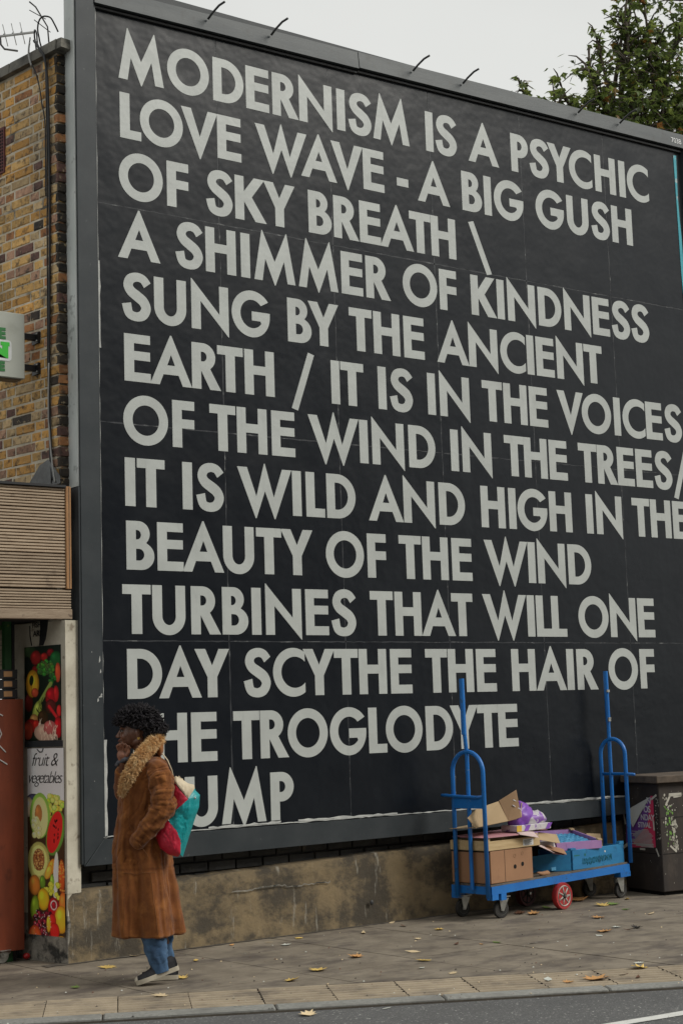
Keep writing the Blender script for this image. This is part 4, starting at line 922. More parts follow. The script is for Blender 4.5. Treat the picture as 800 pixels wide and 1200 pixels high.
for i in range(3): q.box(-.0072, -.0068, .09, .38 - i * .06, .40 - i * .010, .404 - i * .010)
q.build('small_print', M_bback, pz)
for (u, z, l, a) in ((.56, .80, .06, .9), (.055, .79, .08, -.5), (.46, .60, .09, 1.35), (.44, .39, .12, -.45), (.075, .56, .08, 1.5), (.045, .345, .07, 1.1), (.24, .362, .07, 0)):
    c, s = math.cos(a) * l / 2, math.sin(a) * l / 2; w = .010
    stick('L', [(u - c - s * .22, z - s + c * .22), (u - c + s * .22, z - s - c * .22), (u + c + s * .22, z + s - c * .22), (u + c - s * .22, z + s + c * .22)], M_tape, 'tape_strip', .008, bn)
for (u, z, l, a) in ((.09, .76, .09, 1.0), (.17, .805, .13, .0), (.12, .72, .03, .4), (.13, .50, .02, 1), (.12, .37, .08, -.7), (.19, .79, .08, .1)):
    c, s = math.cos(a) * l / 2, math.sin(a) * l / 2
    stick('R', [(u - c - s * .2, z - s + c * .2), (u - c + s * .2, z - s - c * .2), (u + c + s * .2, z + s - c * .2), (u + c - s * .2, z + s + c * .2)], M_tape, 'tape_strip', .003, bn)
def flakes(face, n, u0, u1, z0, z1, m, s=.008, seed=1, name='paint_flakes'):
    random.seed(seed); q = MB()
    for i in range(n):
        u = random.uniform(u0, u1); z = random.uniform(z0, z1); k = random.randint(4, 6); w = random.uniform(.2, 1) * s; P = []
        for j in range(k):
            a = 2 * PI * j / k; rr = w * random.uniform(.5, 1.2); P.append((-.0016, u + rr * math.cos(a), z + rr * 1.5 * math.sin(a)) if face == 'L' else (u + rr * math.cos(a), -.0016, z + rr * 1.5 * math.sin(a)))
        q.add(P, [tuple(range(k))])
    o = q.build(name, m, bn); o['kind'] = 'stuff'
flakes('L', 40, .0, .05, .45, .80, M_flake, .007, 1); flakes('L', 16, .02, .5, .1, .86, M_flake, .004, 2)
flakes('R', 50, .03, .16, .35, .84, M_flake, .010, 3); flakes('R', 30, .05, .14, .38, .74, M_flakeg, .012, 4); flakes('R', 22, .11, .17, .36, .66, M_flake, .018, 5); flakes('R', 14, .02, .3, .08, .85, M_flake, .004, 6)

# ---------------------------------------------------------------- trolley
TA = .14; T0 = Vector((7.815, -.545, 0))
TL, TW = 1.74, .40
tr = thing('flatbed_trolley', T0, TA, 'blue metal flatbed trolley with tall hoop ends loaded with cardboard boxes', 'trolley')
DZ = lambda a: .016 * a     # the deck sits slightly higher at its right end
q = MB()
def bar(x0, x1, y0, y1, z0, z1): q.hexa([(x0, y0, z0 + DZ(x0)), (x1, y0, z0 + DZ(x1)), (x1, y1, z0 + DZ(x1)), (x0, y1, z0 + DZ(x0)), (x0, y0, z1 + DZ(x0)), (x1, y0, z1 + DZ(x1)), (x1, y1, z1 + DZ(x1)), (x0, y1, z1 + DZ(x0))])
q = MB(); bar(.03, TL, 0, .03, .185, .242); bar(.03, TL, TW - .03, TW, .185, .242); bar(.03, .075, .03, TW - .03, .185, .242); bar(TL - .04, TL, .03, TW - .03, .185, .242)
for x in (.5, .85, 1.2): bar(x, x + .03, .03, TW - .03, .19, .235)
q.build('deck_frame', M_blue, tr)
q = MB(); bar(.03, .10, -.003, .05, .145, .1845); bar(.13, .19, -.003, .06, .135, .1845); bar(TL - .13, TL + .003, -.003, .06, .145, .1845); bar(.03, .12, TW - .06, TW + .003, .145, .1845); bar(TL - .12, TL, TW - .06, TW + .003, .145, .1845); q.build('mounting_block', M_blue, tr)
q = MB(); bar(.035, TL - .01, .012, TW - .012, .2425, .256); q.build('deck_board', M_plyd, tr)
def hoop(x, y0, y1, zt, zp, zbar, xs_, left):
    ym = (y0 + y1) / 2; R_ = (y1 - y0) / 2; z1 = zt - R_; r = .0165; lz = .165 if left else .25 + DZ(x)
    P = [(x, y0, lz), (x, y0, z1)] + [(x, ym - R_ * math.cos(a), z1 + R_ * math.sin(a)) for a in np.linspace(.2, PI - .2, 12)] + [(x, y1, z1), (x, y1, lz)]
    MB().tube(P, r, 10).build('hoop', M_blue, tr, True)
    lean = -.012 if left else .012
    ym = ym if left else ym + .027; x0_ = x
    MB().tube([(x + .0, ym, .22), (x + .004, ym + .004, zt - .02), (x + lean, ym + .01, zp - .35)], .0155, 10).tube([(x + lean * .9, ym + .01, zp - .42), (x + lean, ym + .012, zp)], .0195, 10).build('pole', M_blue, tr, 40)
    x = x0_
    if left:
        q = MB(); q.box(x - .012, x + .012, y0 + .012, y1 - .012, .815, .895); q.build('brace_plate', M_blue, tr)
        q = MB(); q.tube([(x, y0 - .0, .905), (x - .018, y0 + .05, .898), (x - .02, y1 - .03, .905), (x - .018, y1 + .05, .91), (x - .01, y1 + .11, .91)], .012, 8); q.build('handle_bar', M_blue, tr, True)
    else:
        q = MB(); q.tube([(x, y0 - .085, .985), (x, y0, .99), (x, y1, .99)], .012, 8); q.build('handle_bar', M_blue, tr, True)
hoop(0.0, 0.012, .315, 1.235, 1.782, .9, None, True)
hoop(TL + .012, -.005, .240, 1.275, 1.835, .98, None, False)
q = MB()
for (x, z, w) in ((TL + .012, 1.66, .02), (TL + .009, 1.42, .018), (TL + .012, 1.44, .012)): q.box(x - .014, x + .018, .126, .136, z, z + w)
q.build('scraped_paint', M_steel, tr)
caster(tr, .185, .055, .066, M_rubber, -.22, .150); caster(tr, .10, .36, .066, M_rubber, -.10, .150)
caster(tr, TL - .06, .06, .062, M_rubber, 3.0, .168); caster(tr, TL - .10, .34, .062, M_rubber, 2.8, .168)
def bigwheel(x, y, mt=M_redtyre, mh=M_hub):
    r = .102; R = Matrix.Translation((0, 0, r)) @ Matrix.Rotation(PI / 2, 4, 'X'); o = MB().lathe([(.010, -.04), (.010, .05)], R, 10).build('axle', M_steel, tr); o.location = (x, y, 0)
    MB().lathe([(r * .80, -.02), (r * .97, -.022), (r, -.014), (r, .014), (r * .97, .022), (r * .80, .02)], R, 32).build('tyre', mt, o, 35)
    MB().lathe([(r * .66, -.018), (r * .74, -.025), (r * .80, -.018), (r * .80, .018), (r * .74, .025), (r * .66, .018), (r * .66, -.018)], R, 32).build('rim', mh, o, 35)
    MB().lathe([(.004, -.014), (r * .66, -.006), (r * .66, .006), (.004, .014)], R, 28).build('disc', M_rubber, o)
    q = MB()
    for k in range(7):
        a = 2 * PI * k / 7; c, s = math.cos(a), math.sin(a); q.tube([(.012 * c, -.018, r + .012 * s), (r * .68 * c, -.020, r + r * .68 * s)], [.009, .005], 6)
    q.lathe([(.004, -.030), (.020, -.028), (.022, -.012)], R, 14) if False else None
    q.build('spokes', mh, o, True); MB().lathe([(.003, .034), (.018, .030), (.02, .01)], R, 14).build('hub_cap', M_rubber, o, 35)
bigwheel(.845, -.005); bigwheel(.86, .37, mat('shaded red wheel', (.10, .012, .012), (.05, .01, .01), rough=.7), M_rubber)  # far wheel: shade painted in as a darker red and dark rim

def tthing(name, a, u, z, rz, label, cat, group=None):
    p = T0 + Vector((a * math.cos(TA) - u * math.sin(TA), a * math.sin(TA) + u * math.cos(TA), z)); return thing(name, p, TA + rz, label, cat, group)
# banana box
b1 = tthing('cardboard_box', .045, .015, .262, .02, 'big brown cardboard box with round air holes on the trolley left end', 'box')
q = MB(); q.bbox(0, .50, 0, .38, 0, .235, .003, seg=1); q.build('carton', M_card, b1, 30)
q = MB(); q.box(-.0015, .0, .0, .38, .228, .236); q.box(.165, .168, -.0012, 0, .0, .235); q.build('crease', M_hole, b1)
for (x, z, r) in ((.285, .105, .016), (.375, .117, .016)):
    q = MB(); R = Matrix.Translation((x, -.0012, z)) @ Matrix.Rotation(PI / 2, 4, 'X'); q.lathe([(.001, 0), (r, 0), (r, .001), (.001, .001)], R, 18); q.build('air_hole', M_hole, b1)
for (x, z, r) in ((.285, .185, .013), (.375, .195, .013)):
    q = MB()
    for k in range(10): a0 = 2 * PI * k / 10; a1 = a0 + .5; q.tube([(x + r * math.cos(a0), -.001, z + r * math.sin(a0)), (x + r * math.cos(a1), -.001, z + r * math.sin(a1))], .0015, 4)
    q.build('punched_ring', M_kraftd, b1)
# pine tray on top
b2 = tthing('wooden_tray', .03, .015, .500, .0, 'shallow pale wooden fruit tray lying on the brown cardboard box', 'tray')
for (x0, x1, y0, y1, z0, z1, nm) in ((0, .60, 0, .010, .004, .072, 'side_board'), (0, .60, .37, .38, .004, .072, 'side_board'), (0, .010, .0105, .369, .006, .075, 'end_board'), (.59, .60, .0105, .369, .006, .075, 'end_board'), (.012, .588, .012, .368, 0, .008, 'base_board')):
    q = MB(); q.box(x0, x1, y0, y1, z0, z1); q.build(nm, M_pine, b2)
for x in (.012, .568):
    q = MB(); q.box(x, x + .02, .011, .031, .0, .095); q.build('corner_post', M_pine, b2)
q = MB(); q.box(.40, .52, -.0012, 0, .012, .062); q.build('paper_label', M_white, b2)
q = MB()
for i in range(5): q.box(.41, .50 - (i % 2) * .02, -.0018, -.0014, .018 + i * .008, .021 + i * .008)
q.build('label_lines', M_dark, b2)
# pink card sheet
def sheet(name, P, F, m, label, cat, base, th=.003, group=None, m2=None):
    """thin real-thickness card from a folded outline"""
    t = tthing(name, *base, label, cat, group); P = [Vector(p) for p in P]; n = len(P)
    vs = P + [p - Vector((0, 0, th)) for p in P]; fs = [tuple(f) for f in F] + [tuple(n + i for i in f)[::-1] for f in F]
    ed = {}
    for f in F:
        for i in range(len(f)): ed[(f[i], f[(i + 1) % len(f)])] = 1
    for (a, b) in list(ed):
        if (b, a) not in ed: fs.append((a, a + n, b + n, b))
    MB().add(vs, fs).build('card', m, t); return t
sheet('pink_card', [(-.05, .0, .0), (.32, -.045, .002), (.34, .34, .012), (-.02, .36, .0), (.52, -.03, -.025), (.62, .22, .005), (.80, .10, .0), (.74, .34, .016)], [(0, 1, 2, 3), (1, 4, 5, 2), (5, 6, 7, 2)], M_pink, 'pink cardboard sheet folded over the pale wooden tray', 'card', (.06, .02, .600, 0))
sheet('pale_card', [(.0, -.0, .0), (.18, -.035, -.035), (.34, .16, .008), (.18, .20, .012)], [(0, 1, 2, 3)], M_pinkw, 'pale printed card flap hanging over the front of the wooden tray', 'card', (.34, -.03, .606, 0))
# kraft carton lying open on top
kc = tthing('open_kraft_carton', .02, .05, .62, .05, 'flattened open kraft carton tilted on top of the trolley pile', 'box')
q = MB()
def panel(P, th=.004, m=M_kraft, nm='panel', par=kc):
    P = [Vector(p) for p in P]; n_ = (P[1] - P[0]).cross(P[2] - P[0]).normalized() * th; k = len(P)
    return MB().add(P + [p + n_ for p in P], [tuple(range(k))[::-1], tuple(range(k, 2 * k))] + [(i, (i + 1) % k, k + (i + 1) % k, k + i) for i in range(k)]).build(nm, m, par)
panel([(-.03, .02, .06), (.33, .02, .08), (.28, .05, .235), (.0, .06, .19)])
panel([(-.03, .02, .06), (.0, .06, .19), (-.11, .06, .13), (-.05, .03, .05)])
panel([(.33, .02, .08), (.47, .0, .10), (.41, -.01, .31), (.26, .045, .236)], m=M_kraftd)
panel([(.45, .0, .10), (.50, .02, .10), (.60, .06, .19), (.55, .05, .205)])
panel([(-.03, .025, .055), (.45, .025, .085), (.45, .30, .06), (-.03, .30, .04)])
for (x, z) in ((.375, .235), (.365, .195), (.43, .17)):
    q = MB(); q.hexa([(x, -.006, z), (x + .028, -.009, z - .012), (x + .028, -.004, z - .012), (x, -.002, z), (x + .002, -.006, z + .006), (x + .03, -.009, z - .006), (x + .03, -.004, z - .006), (x + .002, -.002, z + .006)]); q.build('slot', M_wrap, kc)
# violet and white flower packaging
fp = tthing('flower_wrapper', .40, .06, .615, .0, 'crumpled violet and white flower packaging beside the open carton', 'packaging')
random.seed(4)
def crumple(cx, cy, cz, rx, ry, rz, amp, seed, m, nm, par, nn=26, kk=16):
    q = MB(); q.ell((cx, cy, cz), (rx, ry, rz), n=nn, k=kk)
    q.v = [tuple(Vector(v) + (Vector(v) - Vector((cx, cy, cz))).normalized() * amp * mnoise.turbulence(Vector(v) * 14 + Vector((seed, 0, 0)), 3, True)) for v in q.v]
    return q.build(nm, m, par, 60)
crumple(.17, .10, .10, .10, .06, .085, .05, 1, M_vio, 'violet_wrap', fp); crumple(.30, .09, .07, .14, .07, .055, .04, 5, M_wrap, 'white_wrap', fp); crumple(.24, .12, .13, .07, .04, .05, .04, 9, M_vio, 'violet_wrap', fp)
q = MB(); q.bbox(.02, .43, 0, .16, -.002, .045, .004); q.build('tray_side', M_wrap, fp, 30)
q = MB(); q.box(.018, .075, -.0015, .0, .0, .045); q.build('yellow_end', M_yel, fp)
for x in (.10, .36): q = MB(); q.add([(x, -.002, .0), (x + .05, -.002, .0), (x + .085, -.002, .044), (x + .035, -.002, .044)], [(0, 1, 2, 3)]); q.build('violet_stripe', M_vio, fp)
# loose flaps between the tray and the crate
sheet('kraft_flap', [(0, 0, 0), (.20, -.05, -.04), (.30, .06, .015), (.12, .10, .045)], [(0, 1, 2, 3)], M_kraft, 'kraft flap sticking out between the wooden tray and lilac tray', 'card', (.62, .02, .545, 0))
sheet('torn_flap', [(0, 0, 0), (.16, -.02, -.065), (.20, .05, -.06), (.10, .05, .0)], [(0, 1, 2, 3)], M_pinkw, 'torn pale flap hanging down beside the wooden tray', 'card', (.60, .0, .50, 0))
sheet('brown_flap', [(0, 0, 0), (.26, -.03, -.075), (.33, .06, -.035), (.18, .09, .0)], [(0, 1, 2, 3)], M_card, 'dull brown flap leaning down onto the end of the blue crate', 'card', (.66, .02, .485, 0))
# blue crate
bc = tthing('blue_crate', .80, .03, .275, .0, 'blue painted crate with faint green script on the trolley deck', 'crate')
q = MB(); q.bbox(.24, .915, -.0, .014, .0, .155, .003); q.build('front_board', M_bcrate, bc, 30)
q = MB(); q.hexa([(.85, -.002, .155), (.915, -.002, .155), (.915, .03, .155), (.85, .03, .155), (.86, -.002, .178), (.915, -.002, .178), (.915, .03, .178), (.86, .03, .178)]); q.build('corner_block', M_bcrate, bc)
q = MB(); q.hexa([(.22, -.002, .155), (.29, -.002, .155), (.29, .03, .155), (.22, .03, .155), (.22, -.002, .170), (.28, -.002, .170), (.28, .03, .170), (.22, .03, .170)]); q.build('corner_block', M_bcrate, bc)
q = MB(); q.hexa([(-.16, .26, .0), (.218, .0, .0), (.222, .016, .0), (-.155, .275, .0), (-.16, .26, .105), (.218, .0, .155), (.222, .016, .155), (-.155, .275, .105)]); q.build('end_board', M_bcrate, bc)
q = MB(); q.box(.23, .85, .32, .334, 0, .15); q.build('back_board', M_bcrate, bc); q = MB(); q.box(.901, .915, .015, .32, 0, .15); q.build('end_board', M_bcrate, bc); q = MB(); q.box(.225, .845, .015, .32, .001, .012); q.build('base_board', M_bcrate, bc)
q = MB(); q.box(.06, .21, .07, .075, .01, .035); q.build('paper_strip', M_bliner, bc)
q = MB(); q.lathe([(.001, 0), (.009, 0), (.009, .001), (.001, .001)], Matrix.Translation((.66, -.0005, .115)) @ Matrix.Rotation(PI / 2, 4, 'X'), 12); q.build('pale_dot', M_white, bc)
random.seed(14); q = MB()
x = .36
while x < .74:   # looping handwriting
    P = []
    for k in range(9): P.append((x + k * .004 + .006 * math.sin(k * 1.6), -.0012, .055 + (.02 + .012 * random.random()) * math.sin(k * 1.25 + x * 50) + (x - .36) * .03))
    q.tube(P, .0017, 4); x += .030
q.build('script_lettering', M_script, bc)
q = MB(); q.box(.26, .33, -.001, 0, .105, .115); q.box(.39, .41, -.001, 0, .10, .118); q.build('stamp', M_script, bc)
# lilac tray with moulded blue liner
lt = tthing('lilac_tray', .78, .10, .435, -.20, 'lilac cardboard fruit tray with blue moulded liner on the blue crate', 'tray')
def tilt(P): return [(x, y, z + y * .20 - x * .03) for x, y, z in P]
for (P, nm) in (([(.13, 0), (.62, .03), (.62, .045), (.13, .015)], 'front_side'), ([(.13, .36), (.62, .38), (.62, .395), (.13, .375)], 'back_side'), ([(.12, .016), (.135, .016), (.135, .36), (.12, .36)], 'left_side'), ([(.61, .046), (.625, .046), (.625, .38), (.61, .38)], 'right_side')):
    vs = [(x, y, 0) for x, y in P] + [(x, y, .060) for x, y in P]; q = MB().hexa(tilt(vs)); q.build(nm, M_purp, lt)
q = MB().hexa(tilt([(.13, .015, .0), (.62, .04, .0), (.62, .38, .0), (.13, .36, .0), (.13, .015, .006), (.62, .04, .006), (.62, .38, .006), (.13, .36, .006)])); q.build('base', M_purp, lt)
q = MB(); nx, ny = 70, 46; vs = []; fs = []
for i in range(nx + 1):
    for j in range(ny + 1):
        x = .137 + .47 * i / nx; y = .03 + .335 * j / ny; vs.append((x, y, .030 + .009 * abs(math.sin(x * 62) * math.sin(y * 62)) + .006 * mnoise.noise(Vector((x * 60, y * 60, 0)))))
for i in range(nx):
    for j in range(ny): a = i * (ny + 1) + j; fs.append((a, a + ny + 1, a + ny + 2, a + 1))
q.add(tilt(vs), fs); q.build('moulded_liner', M_bliner, lt, True)
for (x, y) in ((.125, .005), (.585, .03), (.125, .34), (.585, .36)):
    q = MB().hexa(tilt([(x, y, .0605), (x + .045, y, .0605), (x + .045, y + .03, .0605), (x, y + .03, .0605), (x + .003, y, .072), (x + .04, y, .072), (x + .04, y + .03, .072), (x + .003, y + .03, .072)])); q.build('corner_tab', M_kraft, lt)
q = MB().hexa(tilt([(.08, -.02, -.01), (.14, .0, -.01), (.14, .02, -.01), (.08, .02, -.01), (-.02, .14, .05), (.10, .0, .075), (.11, .02, .075), (-.02, .17, .05)])); q.build('printed_end', M_wrap, lt)
q = MB(); q.box(.15, .23, .006, .008, .018, .048); q.build('dark_print', M_dark, lt)
# pink sleeve, kraft divider and brown scrap
sheet('pink_flap', [(0, 0, 0), (.12, -.02, -.02), (.16, .06, .03), (.05, .08, .06)], [(0, 1, 2, 3)], M_pink, 'small pink flap squeezed under the lilac tray', 'card', (.80, .03, .425, 0))
kd = tthing('kraft_divider', 1.48, .20, .34, .0, 'upright kraft card standing behind the right end of the blue crate', 'card')
q = MB().hexa([(0, 0, 0), (.19, -.01, 0), (.19, -.006, 0), (0, .004, 0), (.0, .02, .185), (.17, .01, .17), (.17, .014, .17), (.0, .024, .185)]); q.build('card', M_kraft, kd)
bs = tthing('paper_scrap', .60, .03, .262, .1, 'twisted brown paper scrap on the deck beside the cardboard box', 'scrap')
q = MB(); q.tube([(0, 0, .035), (.03, .0, .028), (.08, .01, .018), (.14, .0, .02), (.18, .01, .016)], [.006, .012, .017, .02, .008], 8); q.build('scrap', M_card, bs, True)
# ---------------------------------------------------------------- fallen leaves
def leaf_mesh(kind, seed, curl):
    rn = random.Random(seed)
    if kind == 'maple':
        R = [(0, -.75), (.10, -.35), (.45, -.55), (.38, -.25), (.85, -.18), (.55, .05), (.98, .38), (.50, .32), (.55, .72), (.22, .50), (0, 1.0), (-.22, .52), (-.58, .70), (-.48, .30), (-.95, .34), (-.55, .02), (-.82, -.22), (-.38, -.26), (-.42, -.58), (-.08, -.35)]
    else:
        R = [(0, -1.0), (.22, -.55), (.36, -.1), (.30, .4), (.12, .8), (0, 1.0), (-.14, .8), (-.32, .4), (-.36, -.1), (-.22, -.5)]
    R = [(x * rn.uniform(.85, 1.15), y * rn.uniform(.85, 1.15)) for x, y in R]
    f = lambda x, y: curl * (.35 * x * x + .25 * y * y) + curl * .25 * math.sin(3 * x + seed) * math.cos(2.5 * y) + .02
    vs = [(0, 0, f(0, 0))] + [(x * .5, y * .5, f(x * .5, y * .5)) for x, y in R] + [(x, y, f(x, y)) for x, y in R]; n = len(R); fs = []
    for i in range(n): j = (i + 1) % n; fs += [(0, 1 + i, 1 + j), (1 + i, 1 + n + i, 1 + n + j, 1 + j)]
    mnz = min(v[2] for v in vs); vs = [(x, y, z - mnz) for x, y, z in vs]
    k = len(vs); vs += [(x, y, z - .012) for x, y, z in vs]; fs += [tuple(a + k for a in f_)[::-1] for f_ in fs]
    me = bpy.data.meshes.new('fallen_leaf'); me.from_pydata(vs, [], fs); return me
LV = {}
def leafv(kind, mi, v_, curl):
    key = (kind, mi, v_, curl)
    if key not in LV:
        me = leaf_mesh(kind, v_ * 7 + 3, curl * .5); me.materials.append(M_fallen[mi]); LV[key] = me
    return LV[key]
FL = [  # x, y, size, colour, kind, curl, label
(4.777, -.366, .052, 0, 'maple', .5, 'yellow maple leaf on the pavement left of the woman near the wall'),
(4.275, -.933, .030, 4, 'maple', .6, 'small yellow green leaf at the far left of the pavement'),
(5.132, -.071, .036, 1, 'oval', .9, 'dull curled leaf at the foot of the plinth behind the woman'),
(4.485, -1.568, .050, 1, 'maple', .5, 'pale beige leaf on the ribbed slabs below the woman\'s shoes'),
(5.312, -.547, .036, 0, 'oval', .4, 'narrow yellow leaf right of the woman\'s far shoe'),
(4.888, -1.112, .036, 0, 'maple', .8, 'crumpled yellow leaf tucked behind the woman\'s heel'),
(6.084, -.218, .026, 1, 'oval', .5, 'small pale leaf near the plinth, nearest the middle of the wall base'),
(6.097, -.418, .036, 5, 'maple', .5, 'greenish white leaf lying in front of the plinth'),
(6.343, -.202, .034, 0, 'maple', .5, 'small yellow leaf just right of the greenish white leaf'),
(5.845, -.126, .026, 2, 'oval', .4, 'small orange leaf close against the plinth'),
(5.610, -1.485, .056, 0, 'maple', .7, 'large yellow leaf in the middle of the pavement'),
(5.282, -1.676, .046, 0, 'maple', .7, 'yellow leaf near the slab row left of the large yellow one'),
(5.245, -1.852, .015, 6, 'oval', .4, 'tiny dark scrap beside the slab row under the yellow leaf'),
(4.625, -2.168, .030, 5, 'oval', .2, 'thin white scrap on the kerb edge left of centre'),
(4.810, -2.540, .050, 1, 'maple', .8, 'withered beige leaf lying on the road by the kerb'),
(6.802, -.344, .036, 1, 'oval', .8, 'beige curled leaf on the pavement between wall and centre'),
(7.215, -.276, .036, 3, 'oval', .9, 'small dark brown leaf left of the trolley near the wall'),
(7.277, -.055, .030, 1, 'oval', .5, 'pale leaf against the plinth left of the trolley'),
(7.263, -.618, .040, 0, 'maple', .7, 'yellow leaf in front of the trolley left end'),
(6.100, -1.222, .050, 2, 'maple', .8, 'orange beige curled leaf at the left centre of the pavement'),
(6.475, -1.318, .044, 1, 'oval', .5, 'long pale leaf in the middle of the pavement'),
(6.296, -1.654, .048, 0, 'maple', .4, 'pale yellow flat leaf below the long pale leaf'),
(6.868, -.880, .026, 1, 'maple', .6, 'small buff leaf above the long pale leaf'),
(6.095, -1.878, .028, 5, 'oval', .3, 'small pale leaf just above the ribbed slab row'),
(6.098, -2.164, .030, 1, 'maple', .4, 'small faded leaf on the edge of the ribbed slabs'),
(7.114, -1.415, .042, 4, 'oval', .4, 'bright green leaf on the open pavement below the trolley'),
(6.883, -1.267, .028, 3, 'oval', .8, 'small brown leaf left of the bright green leaf'),
(6.990, -1.400, .022, 2, 'oval', .6, 'tiny orange leaf touching the line of debris by the green leaf'),
(5.214, -2.680, .030, 5, 'oval', .2, 'white paper scrap on the kerb near the middle'),
(8.245, -.379, .050, 3, 'maple', .9, 'dry brown leaf beside the trolley front caster'),
(8.298, -.500, .054, 2, 'maple', 1.0, 'curled orange brown leaf under the front edge of the trolley'),
(8.635, -.275, .050, 4, 'oval', .3, 'dull green leaf under the trolley beside the red wheel'),
(9.100, -.12, .085, 2, 'maple', 1.1, 'big upturned orange brown leaf right of the red wheel'),
(9.000, -.520, .060, 0, 'maple', .5, 'yellow leaf pair member in front of the right caster, left one'),
(9.110, -.530, .055, 4, 'maple', .5, 'yellow green leaf in front of the right caster, right one of the pair'),
(9.424, -.369, .045, 0, 'oval', .5, 'small yellow leaf beside the bin corner'),
(8.938, -.829, .036, 4, 'maple', .5, 'small yellow green leaf on open pavement in front of the bin'),
(8.865, -1.150, .040, 1, 'oval', .5, 'pale leaf furthest right on the pavement'),
(8.440, -1.017, .052, 2, 'maple', .6, 'pale orange leaf on the pavement below the red wheel'),
(7.950, -1.572, .054, 2, 'maple', .7, 'orange beige leaf on the right half of the pavement'),
(7.778, -1.694, .036, 5, 'oval', .4, 'whitish leaf just below the orange beige leaf'),
(8.162, -1.486, .034, 5, 'maple', .4, 'small grey white leaf above the dark scraps'),
(8.213, -1.616, .040, 6, 'maple', 1.2, 'black shrivelled leaf on the right of the pavement'),
(8.120, -1.641, .030, 3, 'oval', .9, 'dark red brown scrap beside the black shrivelled leaf'),
(7.239, -1.620, .026, 5, 'oval', .4, 'small white scrap on the pavement above the slab joint'),
(6.331, -2.731, .050, 5, 'oval', .2, 'flat white paper on the ribbed slabs right of centre'),
(6.326, -2.896, .036, 2, 'maple', .8, 'small rusty leaf on the joint between ribbed slabs'),
(6.510, -2.926, .075, 2, 'maple', .5, 'large orange beige leaf lying on the ribbed slabs'),
(6.964, -2.842, .060, 0, 'maple', .9, 'bright yellow leaf on the ribbed slabs at the right'),
(6.725, -2.943, .034, 3, 'oval', .7, 'small brown leaf left of the bright yellow leaf on the slabs'),
(6.717, -3.060, .026, 3, 'oval', .8, 'tiny brown leaf nearer the kerb below the bright yellow leaf'),
(7.100, -2.700, .032, 5, 'maple', .4, 'small white scrap behind the bright yellow leaf'),
]
random.seed(31)
for i, (x, y, s, ci, kd_, cl, lb) in enumerate(FL):
    o = link('fallen_leaf', leafv(kd_, ci, i % 4, cl), None, loc=(x, y, .0035 if (Vector((x, y, 0)) - K0).dot(KN) < 0 else -.0195), rot=(random.uniform(-.1, .1), random.uniform(-.1, .1), random.uniform(0, 6.28)))
    o.scale = (s * 1.25, s * 1.25, s * 1.1); tag(o, lb, 'leaf' if ci < 5 and 'scrap' not in lb else 'scrap', 'leaves and scraps on the pavement')
# crumbs and grit
random.seed(77); q = MB()
for i in range(420):
    a = random.uniform(-1.2, 4.6); b = -random.random() ** 1.4 * 3.4; p = kp(a, b); s = random.uniform(.002, .006)
    if p.y > -.1: continue
    z = .001; c = [M_fallen[1], M_fallen[3], M_fallen[5], M_fallen[6], M_base][random.randint(0, 4)]
    q.add([(p.x - s * 1.5, p.y - s, z), (p.x + s, p.y - s * .6, z), (p.x + s * 1.5, p.y + s, z), (p.x - s, p.y + s, z), (p.x, p.y, z + s)], [(0, 1, 4), (1, 2, 4), (2, 3, 4), (3, 0, 4)], c)
o = q.build('grit', None); tag(o, 'scattered crumbs and bits of leaf litter over the pavement', 'litter', kind='stuff')

# ---------------------------------------------------------------- trees behind
def tree(base, H, crown, name_label, seed, nleaf, lsz, mats_w):
    rn = random.Random(seed); t = thing('tree', base, 0, name_label, 'tree')
    q = MB(); q.tube([(0, 0, 0), (.1, 0, H * .3), (-.05, .1, H * .55), (.1, 0, H * .8)], [.22, .17, .12, .05], 10); q.build('trunk', M_bark, t, True)
    lf = MB()
    for (cx, cy, cz, r, dens) in crown:
        q = MB(); P0 = Vector((.0, 0, min(H * .72, max(H * .3, cz - r * 1.6)))); P1 = Vector((cx, cy, cz)); mid = P0.lerp(P1, .5) + Vector((rn.uniform(-.3, .3), rn.uniform(-.3, .3), .2))
        q.tube([P0, mid, P1], [.06, .04, .012], 6)
        tips = []
        nb_ = int(14 * dens) + 5
        for k in range(nb_):
            d = Vector((rn.gauss(0, 1), rn.gauss(0, 1), rn.gauss(.3, .8))).normalized(); L = r * rn.uniform(.45, 1.1); st = mid.lerp(P1, rn.uniform(.3, 1)); e = st + d * L
            q.tube([st, st.lerp(e, .5) + Vector((0, 0, .05)), e], [.018, .011, .005], 5); tips.append((st, e, d))
        q.build('branch', M_bark, t, True)
        for k in range(int(nleaf * dens * r * r)):
            st, e, d = rn.choice(tips); f = rn.random() ** .6; c = st.lerp(e, f) + Vector((rn.gauss(0, 1), rn.gauss(0, 1), rn.gauss(0, 1))) * r * .13
            u = Vector((rn.uniform(-1, 1), rn.uniform(-1, 1), rn.uniform(-.9, .1))).normalized(); s = lsz * rn.uniform(.6, 1.25)
            v = u.cross(Vector((rn.uniform(-.5, .5), rn.uniform(-.5, .5), 1))).normalized(); w = u.cross(v)
            m = rn.choices(M_leafs, mats_w)[0]
            # lobed leaf: five-pointed
            pts_ = [c, c + u * .35 * s + v * .55 * s, c + u * .5 * s + v * .2 * s, c + u * s + w * .12 * s, c + u * .5 * s - v * .2 * s, c + u * .35 * s - v * .55 * s, c + u * .75 * s + v * .42 * s + w * .06 * s, c + u * .75 * s - v * .42 * s + w * .06 * s]
            lf.add(pts_, [(0, 1, 2), (0, 2, 3), (0, 3, 4), (0, 4, 5), (0, 2, 6), (0, 7, 4)], m)
    lf.build('crown', None, t); return t
def at_(cx, cz, r, dens=1.0, cy=6.0): return (cx - 17.3, cy - 6.8, cz, r, dens)
